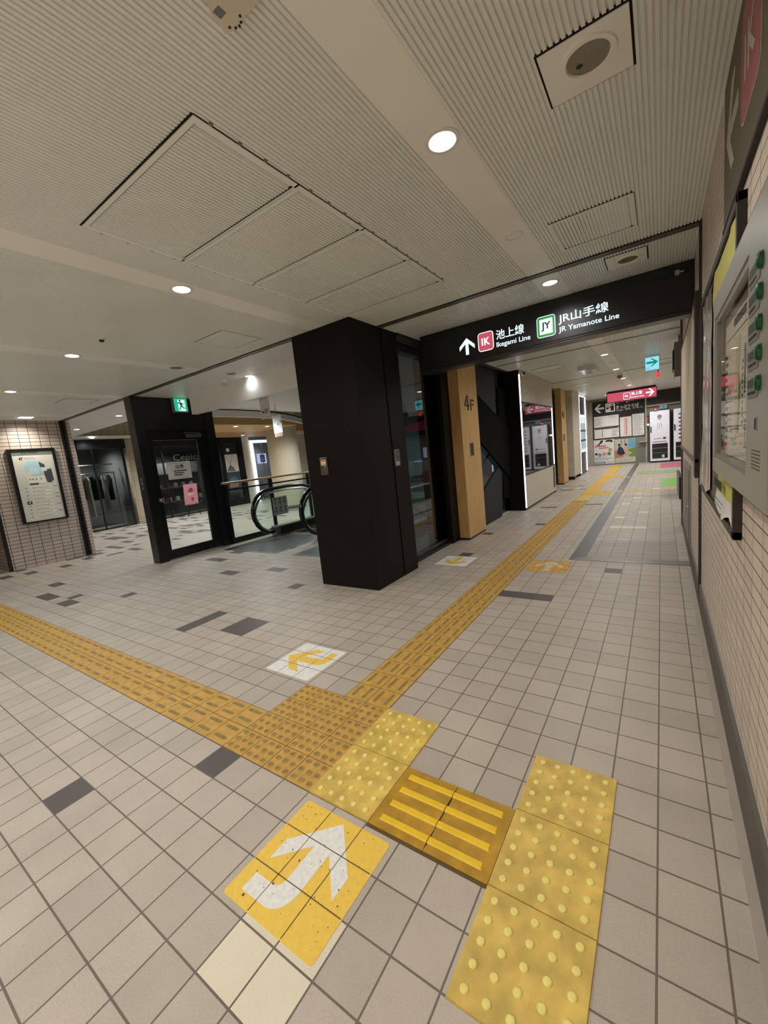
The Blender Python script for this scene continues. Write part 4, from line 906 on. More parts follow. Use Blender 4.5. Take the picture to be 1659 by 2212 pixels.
# ================================================================= RIGHT WALL ITEMS
t = thing('notice_board', (2.05, 1.58, .92), 'black-framed notice board on the tiled right wall, behind the button panel', 'notice board')
FRB = pm('board_frame', (58, 54, 52), .42, .2); f = F_W(2.06, 0, 0)
MB().box(-2.30, -.855, .945, 2.035, 0, .012, pm('board_backing', (122, 116, 106), .6), f).build('backing', t)
MB().box(-2.32, -2.29, .92, 2.06, 0, .026, FRB, f).box(-.885, -.853, .92, 2.06, 0, .026, FRB, f).box(-2.32, -.853, .92, .95, 0, .026, FRB, f).box(-2.32, -.853, 2.03, 2.06, 0, .026, FRB, f).build('frame', t, bevel=.002)
def wavy(name, y0, y1, z0, z1, x, amp, mats, lab, split=None, n=16, gloss=False, seed=1):
    rd = random.Random(seed); ph = [rd.uniform(0, 6) for _ in range(4)]
    t = MB(); V = []
    for j in range(n + 1):
        for i in range(n + 1):
            a, b2 = i / n, j / n
            d = amp * (sin(a * 14 + ph[0] + b2 * 2) * .4 + sin(a * 31 + ph[1]) * .2 + sin(b2 * 9 + ph[2] + a * 4) * .4) + amp * 1.4 * (1 - b2) ** 3
            zb = z0 + (0.02 * sin(a * 9 + ph[3]) if j == 0 else 0)
            V.append((x - max(0.001, abs(d)), y1 - (y1 - y0) * a, zb + (z1 - zb) * b2))
    base = len(t.v); t.v += V
    for j in range(n):
        for i in range(n):
            q = j * (n + 1) + i; t.f.append((base + q, base + q + 1, base + q + n + 2, base + q + n + 1)); t.m.append(t.mi(mats[1] if split and (j + .5) / n > split else mats[0]))
    return t
YN = pm('notice_yellow', (216, 210, 122), .6, 0, .2, .05)
t = thing('curled_notice', (2.04, 1.13, .93), 'curled white notice with yellow heading at lower edge of the notice board', 'notice')
wavy('sheet', .89, 1.42, .955, 1.25, 2.044, .008, (PAPER, YN), '', .27, seed=2).build('sheet', t, smooth=True)
g = F_W(2.030, 0, 0); mb = MB(); mb.scrib(-1.38, -.92, 1.05, 1.105, 1, INK, 0.003, g, 1.4, seed=57, wmin=.05, wmax=.09); mb.scrib(-1.38, -.95, .975, 1.02, 2, INKG, 0.003, g, .4, seed=7); mb.build('print', t)
t = thing('curled_notice', (2.04, 1.2, 1.75), 'yellow-topped notice along the upper edge of the notice board', 'notice')
wavy('sheet', .89, 1.66, 1.72, 2.02, 2.044, .006, (PAPER, YN), '', .45, seed=5).build('sheet', t, smooth=True)
t = thing('plastic_covered_poster', (2.04, 1.98, .96), 'poster under wrinkled shiny plastic, far end of the notice board', 'poster')
PLAS = pm('wrinkled_plastic', (188, 178, 172), .12, 0, .8, .12, 5, stretch=(1, 1, 3))
wavy('sheet', 1.74, 2.28, .965, 2.02, 2.044, .008, (PLAS, PLAS), '', seed=9, n=28).build('sheet', t, smooth=True)

# the panel with push buttons
XP = 2.0
t = thing('button_information_panel', (2.03, .61, 1.15), 'grey metal information panel with five green push buttons and a map window', 'information panel')
f = F_W(XP, 0, 0); Y_L, Y_R = -1.132, -.092
mb = MB()
mb.box(Y_L, -1.075, 1.15, 1.80, -.06, 0, GREYP, f).box(-.345, Y_R, 1.15, 1.80, -.06, 0, GREYP, f).box(-1.075, -.345, 1.15, 1.205, -.06, 0, GREYP, f).box(-1.075, -.345, 1.725, 1.80, -.06, 0, GREYP, f)
mb.build('housing', t)
mb = MB()
for a0, a1, b0, b1 in ((-1.075, -1.055, 1.205, 1.725), (-.36, -.345, 1.205, 1.725), (-1.055, -.36, 1.205, 1.22), (-1.055, -.36, 1.705, 1.725)): mb.box(a0, a1, b0, b1, -.02, -.004, pm('bezel_grey', (150, 148, 140), .4, .3), f)
mb.build('bezel', t)
mb = MB().box(-1.055, -.36, 1.22, 1.705, -.05, -.03, pm('map_sheet', (214, 206, 196), .6, 0, .2, .03), f); mb.build('map_sheet', t)
mb = MB(); c = -.0295
MLN = pm('map_line', (150, 138, 112), .6); MBL = pm('map_slate', (92, 92, 98), .6)
mb.box(-1.04, -.38, 1.62, 1.622, c, c + .0005, MBL, f); mb.scrib(-.84, -.60, 1.64, 1.675, 1, INK, c, f, 1.4, seed=56, wmin=.06, wmax=.1)
mb.poly([(-.80, 1.28), (-.76, 1.28), (-.70, 1.60), (-.78, 1.60)], c, c + .0006, pm('map_road', (196, 182, 150), .6), f)
mb.poly([(-.58, 1.49), (-.50, 1.52), (-.50, 1.56), (-.58, 1.53)], c, c + .0006, MBL, f); mb.box(-.62, -.60, 1.42, 1.56, c, c + .0006, MBL, f)
mb.box(-.98, -.84, 1.435, 1.468, c, c + .0006, pm('map_pink', (226, 150, 160), .6), f)
mb.poly([(-.75, 1.30), (-.72, 1.30), (-.69, 1.46), (-.73, 1.44)], c, c + .0008, pm('map_green', (120, 146, 70), .6), f)
for q in range(13): mb.box(-1.04, -1.0 + (q % 3) * .012, 1.25 + q * .026, 1.262 + q * .026, c, c + .0006, INK, f)
for q in range(10): mb.box(-.66 + (q % 2) * .004, -.645, 1.33 + q * .02, 1.34 + q * .02, c, c + .0006, INK, f)
for q in range(4): mb.box(-.60 + q * .03, -.597 + q * .03, 1.26, 1.34, c, c + .0006, INK, f)
mb.box(-.61, -.48, 1.335, 1.345, c, c + .0006, MBL, f); mb.box(-.61, -.48, 1.26, 1.265, c, c + .0006, INK, f); mb.box(-.44, -.40, 1.40, 1.43, c, c + .0006, RL, f)
mb.scrib(-.55, -.38, 1.44, 1.50, 4, INKG, c, f, seed=41); mb.scrib(-1.0, -.84, 1.25, 1.42, 8, INKG, c, f, .3, seed=42); mb.build('map_print', t)
MB().box(-1.075, -.345, 1.205, 1.725, -.014, -.010, glass('map_glass', (252, 252, 250), 1.10), f).build('window_pane', t)
GB1 = pm('button_green', (26, 88, 48), .25, 0, .6, .1, 20); LABD = pm('braille_plate', (140, 140, 134), .45, .4)
for k, zz in enumerate((1.662, 1.602, 1.541, 1.481, 1.419)):
    npl = MB().rbox(-.322, -.20, zz - .028, zz + .016, .006, 0, .0015, LABD, f).build('name_plate', t)
    mb = MB(); mb.box(-.32, -.225, zz - .004, zz + .014, .0015, .0022, pm('plate_dark', (66, 74, 72), .5), f); mb.scrib(-.318, -.22, zz - .026, zz - .007, 1, INK, .0015, f, .6, seed=50 + k); mb.build('name_print', npl)
    m = MB(); m.disc(-.182, zz, .0175, 0, .003, GB1, f, 24); m.lathe(-.182, zz, [(.0165, .003), (.016, .007), (.013, .009), (.0005, .0095)], GB1, f, 24); m.build('push_button', t, smooth=True)
MB().box(-.232, -.204, 1.318, 1.348, -.002, .0012, STEEL, f).box(-.228, -.212, 1.321, 1.345, .0012, .0016, INK, f).build('slot', t)
mb = MB()
for k in range(6): mb.box(-.265, -.165, 1.232 + k * .008, 1.2345 + k * .008, 0, .0008, pm('vent_dark', (84, 82, 76), .6), f)
mb.build('vent', t)

# overhead wall sign with the badge and arrow
TAU = pm('sign_taupe', (104, 94, 80), .5, 0, .35, .04)
t = thing('wall_line_sign', (2.05, .4, 2.11), 'taupe wall sign with pink IK badge and white arrow, high on right wall', 'sign')
f = F_W(2.06, 0, 0); MB().box(-1.35, 1.2, 2.112, 2.63, 0, .012, TAU, f).build('board', t); MB().box(-1.35, 1.2, 2.10, 2.114, 0, .016, INK, f).build('lower_edge', t)
PKS = pm('sign_pink', (172, 98, 102), .5); WHS = pm('sign_white_print', (196, 190, 182), .5)
mb = MB(); mb.poly(arrow_pts(-1.12, 2.393, .29, pi / 2, .17), .012, .014, WHS, f); mb.build('arrow', t)
mb = MB(); mb.rbox(-.903, -.585, 2.246, 2.566, .05, .012, .014, WHS, f); mb.rbox(-.897, -.591, 2.252, 2.56, .046, .014, .015, PKS, f); bd = mb.build('line_badge', t)
mb = MB(); mb.text('IK', -.835, -.655, 2.345, 2.47, .0155, WHS, f, .03, 1.1); mb.build('badge_lettering', bd)
# low grey door panel at the far end
t = thing('service_hatch_door', (2.05, 4.4, .1), 'low grey service door in the wall below beige board', 'door')
f = F_W(2.06, 0, 0); SG = pm('service_grey', (168, 162, 152), .5)
MB().box(-4.95, -3.87, .10, .95, 0, .012, SG, f).build('frame', t, bevel=.002); MB().box(-4.87, -3.95, .16, .89, .012, .018, pm('service_leaf', (146, 140, 132), .5), f).build('leaf', t, bevel=.002); MB().dome(-4.0, .52, .012, .012, .018, STEEL, f).build('knob', t, smooth=True)
t = thing('barrier_box', (2.2, 8.6, 0), 'low pale box with black end past the right wall corner', 'barrier')
MB().box(2.125, 2.32, 8.0, 9.4, .02, .42, pm('box_pale', (200, 194, 184), .5)).build('body', t, bevel=.01); MB().box(2.085, 2.125, 8.0, 9.4, 0, .40, BLKMET).build('end_plate', t, bevel=.006)

# ================================================================= LEFT HALL
f = F_E(-7.70, 0, 0)
t = thing('floor_map_board', (-7.66, 1.655, .80), 'black-framed 4F floor map board on the left brick wall', 'map board')
mb = MB()
for a0, a1, b0, b1 in ((1.312, 1.36, .80, 2.14), (1.955, 2.0, .80, 2.14), (1.36, 1.955, 2.10, 2.14), (1.36, 1.955, .80, .825)): mb.box(a0, a1, b0, b1, 0, .07, BLKMET, f)
mb.build('frame', t, bevel=.003)
MB().box(1.36, 1.955, .825, 2.10, 0, .05, pm('map_paper', (216, 216, 208), .5, 0, .3, .04, 4), f).build('sheet', t)
mb = MB(); c = .0505
mb.box(1.36, 1.955, 2.02, 2.10, c, c + .001, pm('map_band', (112, 118, 108), .6), f); mb.scrib(1.50, 1.86, 2.045, 2.075, 1, INK, c + .0012, f, .9, seed=59, wmin=.05, wmax=.1); mb.text('4F', 1.445, 1.51, 1.935, 1.99, c, INK, f, .03); mb.scrib(1.53, 1.69, 1.95, 1.985, 2, INKG, c, f, seed=60)
LB = pm('map_blue', (176, 214, 226), .6); CRW = pm('map_cream', (232, 228, 214), .6); DG = pm('map_dark', (74, 74, 78), .6)
mb.poly([(1.50, 1.83), (1.57, 1.93), (1.67, 1.92), (1.74, 1.86), (1.76, 1.72), (1.78, 1.66), (1.60, 1.64), (1.60, 1.75), (1.66, 1.80), (1.60, 1.80), (1.53, 1.72), (1.50, 1.72)], c, c + .001, LB, f)
mb.box(1.60, 1.70, 1.67, 1.78, c + .001, c + .002, pm('map_blue_light', (196, 226, 234), .6), f)
mb.poly([(1.72, 1.90), (1.80, 1.84), (1.80, 1.79), (1.73, 1.80)], c + .001, c + .002, DG, f); mb.poly([(1.77, 1.74), (1.89, 1.76), (1.90, 1.55), (1.84, 1.50), (1.79, 1.52), (1.77, 1.66)], c + .001, c + .002, DG, f)
mb.box(1.74, 1.82, 1.72, 1.78, c + .002, c + .003, CRW, f); mb.box(1.52, 1.77, 1.50, 1.64, c, c + .001, CRW, f); mb.box(1.53, 1.66, 1.485, 1.515, c + .001, c + .002, DG, f)
for q in (1.54, 1.58, 1.63, 1.70): mb.box(q, q + .018, 1.57, 1.60, c + .001, c + .002, INKG, f)
mb.build('plan_print', t)
mb = MB()
for k in range(9):
    zz = 1.43 - k * .066
    mb.box(1.52, 1.83, zz - .022, zz + .024, c, c + .001, CRW, f); mb.scrib(1.54, 1.80, zz - .016, zz + .018, 1, INKG, c + .001, f, .5, seed=70 + k)
    if k != 4: mb.text(['8F', '7F', '6F', '5F', '', '3F', '2F', '1F', 'B1'][k], 1.45, 1.48, zz - .012, zz + .014, c, INK, f)
    if k in (0, 2, 3, 5, 7): mb.box(1.87, 1.93, zz - .006, zz + .006, c, c + .0008, INKG, f)
zz = 1.43 - 4 * .066; mb.box(1.435, 1.505, zz - .028, zz + .028, c, c + .001, INK, f); mb.text('4F', 1.45, 1.49, zz - .014, zz + .016, c + .002, PAPER, f, .02); mb.build('floor_list', t)

# glass door in its black frame, facing the hall
XD = -4.86
f = F_E(XD, 0, 0)
d = thing('door_1', (XD, 2.9, 0), 'black-framed glass door with a white notice, left of the escalators', 'door', kind='structure')
MB().box(-5.06, XD + .005, 2.19, 2.345, 0, H, BLKMET).build('outer_jamb', d, bevel=.004)
MB().box(-4.99, XD - .01, 2.345, 3.56, 2.12, H, BLKMET).build('transom', d)
MB().box(-4.99, XD, 3.39, 3.56, 0, H, BLKMET).build('hinge_jamb', d, bevel=.004)
MB().box(-4.97, XD - .02, 2.345, 3.39, 2.09, 2.13, DARKGAP).build('head_gap', d)
mb = MB(); z0, z1 = .01, 2.09
mb.box(2.35, 2.43, z0, z1, -.08, -.03, BLKMET, f).box(3.20, 3.38, z0, z1, -.08, -.03, BLKMET, f).box(2.43, 3.20, 1.965, z1, -.08, -.03, BLKMET, f).box(2.43, 3.20, z0, .165, -.08, -.03, BLKMET, f)
leaf = mb.build('leaf', d, bevel=.003)
MB().box(2.43, 3.20, .165, 1.965, -.06, -.052, GLASS, f).build('glass_pane', leaf)
m = MB(); m.disc(2.39, 1.005, .032, -.03, -.022, STEEL, f); m.lathe(2.39, 1.005, [(.014, -.022), (.014, .01), (.03, .018), (.032, .035), (.022, .048), (.0005, .05)], STEEL, f); m.build('knob', leaf, smooth=True)
MB().box(2.99, 3.27, 2.0, 2.055, -.03, .02, pm('closer_grey', (120, 124, 126), .35, .6), f).build('closer', leaf, bevel=.004); MB().box(2.95, 3.26, 2.07, 2.085, -.01, .01, MATS['closer_grey'], f).build('closer_arm', d)
t = thing('caution_notice', (-4.9, 2.8, 1.31), 'white caution notice taped on the glass door', 'notice')
g = F_E(XD - .050, 0, 0)
MB().box(2.595, 3.008, 1.315, 1.605, 0, .0015, pm('notice_paper', (246, 248, 253), .6), g).build('sheet', t)
mb = MB(); mb.text('注意', 2.735, 2.885, 1.495, 1.555, .0025, INK, g, .02); mb.box(2.73, 2.89, 1.485, 1.493, .002, .0026, YN, g); mb.scrib(2.70, 2.92, 1.365, 1.47, 3, INK, .002, g, 1.1, seed=52, wmin=.06, wmax=.14); mb.scrib(2.62, 2.98, 1.565, 1.585, 1, INKG, .002, g, .5, seed=51); mb.scrib(2.62, 2.98, 1.33, 1.345, 1, INKG, .002, g, .5, seed=50); mb.build('print', t)
t = thing('key_switch_plate', (-5.0, 2.18, 1.21), 'narrow steel key switch plate on the black door jamb', 'switch')
g = F_S(-4.955, 2.19, 1.30); MB().box(-.03, .03, -.095, .095, 0, .008, STEEL, g).build('plate', t, bevel=.002); MB().disc(0, .04, .016, .008, .014, STEELD, g).disc(0, -.04, .016, .008, .014, INK, g).build('keyhole', t)
t = thing('running_man_exit_sign', (-4.84, 2.955, 2.405), 'green lit running man exit sign above the glass door', 'sign')
g = F_E(-4.85, 2.955, 2.53)
MB().box(-.125, .125, -.12, .12, -.03, .05, pm('exit_case', (150, 146, 128), .4, .4), g).build('housing', t, bevel=.004)
MB().box(-.11, .11, -.105, .105, .05, .053, GREEN_LIT, g).build('face', t)
mb = MB(); mb.box(-.05, .075, -.10, .085, .053, .054, em('exit_white', (200, 255, 240), 1.0), g)
EG = em('exit_dark', (4, 110, 84), .3); mb.disc(-.012, .068, .016, .054, .0555, EG, g, 14)
for P in ([(-.03, .045), (.012, .04), (.02, -.01), (-.005, -.02)], [(-.03, .045), (-.055, .025), (-.05, .005), (-.042, .008), (-.045, .022), (-.022, .03)], [(.012, .04), (.05, .012), (.045, .002), (.012, .02)], [(-.005, -.015), (.02, -.008), (.045, -.045), (.075, -.045), (.075, -.057), (.04, -.058)], [(-.005, -.018), (.012, -.02), (-.012, -.055), (-.03, -.09), (-.042, -.085), (-.025, -.05)]): mb.poly(P, .054, .0555, EG, g)
mb.build('pictogram', t)
# glass railing
t = thing('glass_railing', (-4.85, 4.65, 0), 'glass railing with pale wooden handrail beside the escalators', 'railing')
MB().rbox(-4.885, -4.815, 1.12, 1.16, .012, 3.5, 5.9, pm('rail_wood', (206, 172, 126), .4, 0, .4, .1, 6), Fr((0, 0, 0), (1, 0, 0), (0, 0, 1), (0, 1, 0)), 4).build('handrail', t)
MB().box(-4.87, -4.83, 3.56, 5.9, 1.0, 1.03, BLKMET).build('top_rail', t); MB().box(-4.88, -4.82, 3.56, 5.9, 0, .10, BLKMET).build('bottom_rail', t)
for y in (3.57, 4.63, 5.72): MB().box(-4.875, -4.825, y - .03, y + .03, 0 if y < 4 else .1, 1.12, BLKMET).build('post', t, bevel=.003)
MB().box(-4.855, -4.845, 3.6, 5.9, .10, 1.0, GLASSG).build('pane', t)
MB().box(-4.99, -4.87, 3.44, 3.54, 0, 1.0, BLKMET).build('end_post', t, bevel=.003)

# escalators going down
def escalator(x0, x1, lab, floor_lab, first):
    t = thing('escalator', ((x0 + x1) / 2, 5.2, 0), lab, 'escalator')
    sl = .577
    for x in (x0, x1):
        path = [(x, 4.75, .10), (x, 4.35, .09)]
        for k in range(13):
            an = -pi / 2 - pi * k / 12; path.append((x, 4.30 + .44 * cos(an), .50 + .42 * sin(an)))
        path += [(x, 4.8, .935), (x, 5.2, .915), (x, 5.6, .80), (x, 6.1, .55), (x, 8.9, -1.06)]
        MB().tube(path, .034, RUBBER, 10).build('handrail', t, smooth=True)
        inner = [(x, y + (.05 if y < 4.3 else 0), z * .97 + (.015 if z < .5 else -.035)) for x, y, z in path]
        MB().tube(inner, .022, STEEL, 8).build('handrail_track', t, smooth=True)
        gl = [(y, z) for x_, y, z in inner[1:]]; poly = gl + [(8.9, -1.7), (6.1, .0), (5.3, .14), (4.75, .14)]
        MB().poly(poly, x - .005, x + .005, GLASSG, Fr((0, 0, 0), (0, 1, 0), (0, 0, 1), (1, 0, 0))).build('balustrade', t)
        fr = Fr((0, 0, 0), (0, 1, 0), (0, 0, 1), (1, 0, 0))
        s = 1 if x == x0 else -1; xa, xb = (x - .06, x + .12) if s > 0 else (x - .12, x + .06)
        MB().poly([(4.3, .19), (4.3, .165), (5.35, .165), (5.95, -.05), (8.9, -1.75), (8.9, -1.72), (5.98, -.02), (5.4, .19)], xa, xb, pm('deck_steel', (206, 210, 214), .3, .9), fr).build('deck', t)
        MB().poly([(4.42, .0), (4.42, .165), (5.35, .165), (5.95, -.05), (8.9, -1.75), (8.9, -2.4), (5.3, -.35), (4.9, 0)], xb - .012 if s > 0 else xa, xb if s > 0 else xa + .012, pm('skirt_dark', (46, 48, 50), .4, .5), fr).build('skirt', t)
        mb = MB().box(xa + .02, xb - .02, 4.28, 4.44, 0, .165, pm('newel_steel', (150, 154, 158), .3, .9)); nw = mb.build('newel', t)
        fx = F_S((xa + xb) / 2, 4.28, 0); MB().disc(.02, .12, .012, 0, .004, INK, fx, 10).disc(.02, .075, .012, 0, .004, INK, fx, 10).build('sensor', nw)
    fp = MB().box(x0 - .02, x1 + .06, 3.14, 4.42, 0.0, .004, STEELD)
    for k in range(40): fp.box(x0 + .02 + k * (x1 - x0) / 41, x0 + .026 + k * (x1 - x0) / 41, 3.2, 4.4, .004, .0055, STEELD)
    fp.build('floor_plate', t)
    MB().box(x0 + .12, x1 - .12, 4.42, 4.62, -.01, .006, pm('comb_alloy', (150, 150, 140), .35, .8)).build('comb', t)
    STEP = pm('step_alloy', (62, 64, 66), .4, .6); SY = pm('step_yellow', (214, 190, 60), .5)
    for k in range(9):
        y = 4.62 + k * .4; z = -.008 if k < 2 else -.008 - (k - 1.2) * .22
        mb = MB().box(x0 + .13, x1 - .13, y, y + .40, z - .2, z, STEP)
        for q in range(20): mb.box(x0 + .15 + q * (x1 - x0 - .3) / 20, x0 + .165 + q * (x1 - x0 - .3) / 20, y + .03, y + .38, z, z + .006, STEP)
        mb.box(x0 + .13, x0 + .17, y, y + .40, z + .006, z + .009, SY).box(x1 - .17, x1 - .13, y, y + .40, z + .006, z + .009, SY).box(x0 + .13, x1 - .13, y + .36, y + .40, z + .006, z + .009, SY)
        mb.build('step', t)
    return t
e1 = escalator(-4.55, -3.27, 'escalator with black handrail loops going down beside the glass railing', '', True)
e2 = escalator(-2.80, -1.55, 'escalator mostly hidden behind the black column', '', False)
t = thing('escalator_safety_notice', (-4.54, 4.55, .38), 'grey sheet of six safety pictograms on the escalator glass', 'notice')
g = F_E(-4.54, 4.55, .565)
MB().box(-.19, .19, -.18, .18, 0, .002, pm('sticker_grey', (176, 186, 180), .5), g).build('sheet', t)
mb = MB()
for i in range(3):
    for j in range(2):
        a, b2 = (i - 1) * .122, .075 - j * .17
        mb.box(a - .035, a + .035, b2 + .055, b2 + .075, .002, .003, INK, g); mb.ring(a, b2, .036, .044, .002, .003, INK, g, 18); mb.poly([(a - .012, b2 - .025), (a + .012, b2 - .025), (a + .004, b2 + .025), (a - .008, b2 + .02)], .002, .003, INK, g)
        if (i, j) != (0, 0): mb.poly([(a - .03, b2 + .024), (a - .024, b2 + .03), (a + .03, b2 - .024), (a + .024, b2 - .03)], .003, .0035, INK, g)
        mb.scrib(a - .045, a + .045, b2 - .075, b2 - .05, 2, INKG, .002, g, seed=80 + i + j)
mb.build('print', t)
# banners
g = F_S(0, 4.0, 0)
t = thing('hanging_banner', (-3.94, 4.0, 2.2), 'white hanging banner with down arrow and 3F above the escalators', 'banner')
BN = pm('banner_white', (238, 237, 237), .6)
MB().box(-4.07, -3.83, 2.20, 2.585, 0, .006, BN, g).build('sheet', t); MB().box(-4.07, -3.85, 2.55, 2.575, .006, .01, INKG, g).box(-3.955, -3.945, 2.585, H, 0, .004, STEELD, g).build('hanger', t)
mb = MB(); mb.text('3F', -3.965, -3.865, 2.29, 2.37, .007, INK, g); mb.poly(arrow_pts(-4.005, 2.335, .075, pi, .1), .006, .0075, INK, g); mb.build('lettering', t)
g = F_S(0, 5.0, 0)
t = thing('hanging_banner', (-4.78, 5.0, 1.95), 'white hanging banner with blue dots and toothed brown lower edge', 'banner')
MB().box(-4.92, -4.66, 2.04, 2.40, 0, .006, BN, g).box(-4.80, -4.79, 2.40, H, 0, .004, STEELD, g).build('sheet', t)
mb = MB()
for k in range(7):
    a = -4.915 + k * .036; mb.poly([(a, 2.04), (a + .034, 2.04), (a + .034, 1.975), (a + .017, 1.95), (a, 1.975)], 0, .006, pm('banner_brown%d' % (k % 2), ((150, 128, 116), (176, 146, 138))[k % 2], .6), g)
mb.build('toothed_edge', t)
mb = MB(); mb.disc(-4.885, 2.26, .014, .006, .008, INKG, g, 12); mb.disc(-4.77, 2.215, .02, .006, .008, pm('dot_slate', (70, 96, 108), .6), g, 14); mb.rbox(-4.71, -4.675, 2.23, 2.30, .012, .006, .008, pm('dot_blue', (90, 150, 190), .6), g); mb.scrib(-4.81, -4.74, 2.09, 2.11, 1, INKG, .006, g); mb.build('print', t)

# ---- shops beyond the door
XS = -12.0
f = F_E(XS, 0, 0)
BRK = tiled('mall_brick', (186, 172, 148), (74, 66, 58), 'yz', .22, .062, .004, rough=.5, var=.08, stain=.1, grain=.2)
pm('mall_cream', (214, 202, 182), .5)
for bx in ((XS, -8, 3.88, 0, 3.75, BRK), (XS, 3.88, 14, 2.70, 3.75, BRK), (XS - .01, 5.22, 5.68, 0, 2.7, BRK), (XS, 9.52, 9.88, 0, 2.7, MATS['mall_cream']), (XS, 11.12, 14, 0, 2.7, MATS['mall_cream'])):
    struct(MB().box(bx[0] - .2, bx[0], bx[1], bx[2], bx[3], bx[4], bx[5]).build('wall_mall', keep=True))
b = MB(); b.box(XS, XS + .35, 3.4, 14, 2.70, 2.76, CWHITE); struct(b.build('trim_10', keep=True))
t = thing('shop_window', (XS, 4.5, 0), 'dark clothes shop window framed in black, right of the brick wall', 'shop window')
MB().box(3.9, 5.2, 2.42, 2.69, -.1, .02, BLKMET, f).build('header', t); MB().box(3.9, 5.1, .03, 2.42, -.02, -.01, glass('shop_glass', (228, 232, 231), 1.5), f).build('pane', t)
mb = MB().box(4.24, 4.28, 0, 2.42, -.03, .01, BLKMET, f).box(3.9, 5.1, 0, .04, -.03, .01, BLKMET, f).box(5.07, 5.12, 0, 2.42, -.04, .01, BLKMET, f); mb.build('mullion', t)
t = thing('shop_window', (XS, 6.9, 0), 'dark lettered shop window seen through the glass door', 'shop window')
MB().box(5.7, 8.46, 2.42, 2.69, -.1, .02, BLKMET, f).build('header', t); MB().box(5.75, 8.45, .03, 2.42, -.02, -.01, MATS['shop_glass'], f).build('pane', t)
MB().box(6.27, 6.31, 0, 2.42, -.03, .01, BLKMET, f).box(5.72, 8.46, 0, .04, -.03, .01, BLKMET, f).box(7.68, 7.72, 0, 2.42, -.03, .01, BLKMET, f).build('mullion', t)
mb = MB().text('Cepica', 6.66, 7.68, 1.84, 2.12, .0, pm('letter_olive', (96, 98, 84), .5), f, .0); mb.build('lettering', t)
b = MB(); SHD = pm('shop_dark', (112, 114, 113), .7); b.box(-14.4, -14.3, 3.4, 9.5, 0, 2.7, SHD); b.box(-14.3, -12.2, 3.4, 3.5, 0, 2.7, SHD); b.box(-14.3, -12.2, 5.2, 5.3, 0, 2.7, SHD); b.box(-14.4, -12.0, 3.4, 14, 2.69, 2.7, SHD); b.box(-14.3, -12.2, 9.4, 9.5, 0, 2.7, SHD)
struct(b.build('wall_shop', keep=True))
t = thing('clothes_rail', (-12.7, 4.5, 0), 'steel clothes rail behind the dark shop window', 'clothes rail')
MB().tube([(-12.7, 3.7, 1.72), (-12.7, 5.05, 1.72)], .015, STEEL).tube([(-12.7, 3.72, 0), (-12.7, 3.72, 1.72)], .015, STEEL).tube([(-12.7, 5.03, 0), (-12.7, 5.03, 1.72)], .015, STEEL).build('frame', t, smooth=True)
MB().tube([(-12.75, 3.7, 1.98), (-12.75, 5.05, 1.98)], .02, STEEL).build('upper_rail', t, smooth=True)
GC = [((220, 218, 208), .78, 'long white top'), ((70, 66, 62), .7, 'dark grey jacket'), ((210, 204, 190), 1.25, 'long cream dress'), ((26, 34, 40), .75, 'navy shirt'), ((40, 44, 46), .72, 'charcoal shirt'), ((140, 138, 130), 1.1, 'grey long coat'), ((52, 54, 54), .8, 'dark blouse')]
for k, (cl, ln, nm) in enumerate(GC):
    y = 3.95 + k * .15; m = pm('cloth_%d' % k, cl, .85, 0, .1, .12, 8)
    t = thing('garment', (-12.7, y, 1.68 - ln), '%s hanging on the clothes rail behind the shop window' % nm, 'garment', 'clothes on the shop rail')
    mb = MB(); fr = Fr((-12.7, y, 0), (1, 0, 0), (0, 0, 1), (0, -1, 0))
    mb.poly([(-.2, 1.52), (-.06, 1.64), (.06, 1.64), (.2, 1.52), (.17, 1.3), (.2, 1.66 - ln), (.1, 1.64 - ln), (0, 1.67 - ln), (-.1, 1.64 - ln), (-.2, 1.66 - ln), (-.17, 1.3)], -.02, .03, m, fr); mb.build('cloth', t, bevel=.012)
    MB().tube([(-12.7, y, 1.63), (-12.7, y, 1.70), (-12.69, y, 1.735)], .005, STEEL, 6).build('hanger', t)
# lit interior pieces behind the lettered window
t = thing('display_shelf', (-13.2, 7.0, 0), 'dark display shelf unit behind the lettered shop window', 'shelf')
mb = MB()
for zz in (.5, 1.0, 1.5): mb.box(-13.4, -12.7, 6.35, 8.3, zz - .03, zz, pm('shelf_grey', (120, 118, 112), .6))
mb.build('shelf', t); MB().box(-13.45, -13.4, 6.3, 8.35, 0, 1.9, SHD).build('back', t)
rd = random.Random(5)
for k in range(11):
    zz = (.5, 1.0)[k % 2]; y = 6.5 + (k // 2) * .3; cl = [(200, 180, 170), (190, 192, 196), (206, 150, 160), (90, 88, 86), (220, 214, 200)][k % 5]
    t = MB().lathe(-12.95, y, [(.0005, zz), (.07, zz), (.085, zz + .06), (.07, zz + .13), (.03, zz + .16), (.0005, zz + .165)], pm('goods_%d' % (k % 5), cl, .5), n=12)
    tag(t.build('shop_item', smooth=True), ['small pale ornament', 'small silver ornament', 'small pink ornament', 'small dark ornament', 'small cream ornament'][k % 5] + ' on the display shelf behind the lettered window', 'ornament', 'ornaments on the display shelf')
t = thing('easel_poster', (-11.3, 6.7, .1), 'pink poster on a small black easel outside the lettered shop', 'poster')
g = Fr((-11.35, 6.42, .38), (0, 1, 0), (.12, 0, .99), (.99, 0, -.12))
MB().box(0, .48, 0, .70, 0, .015, pm('poster_pink', (214, 148, 160), .5), g).build('sheet', t)
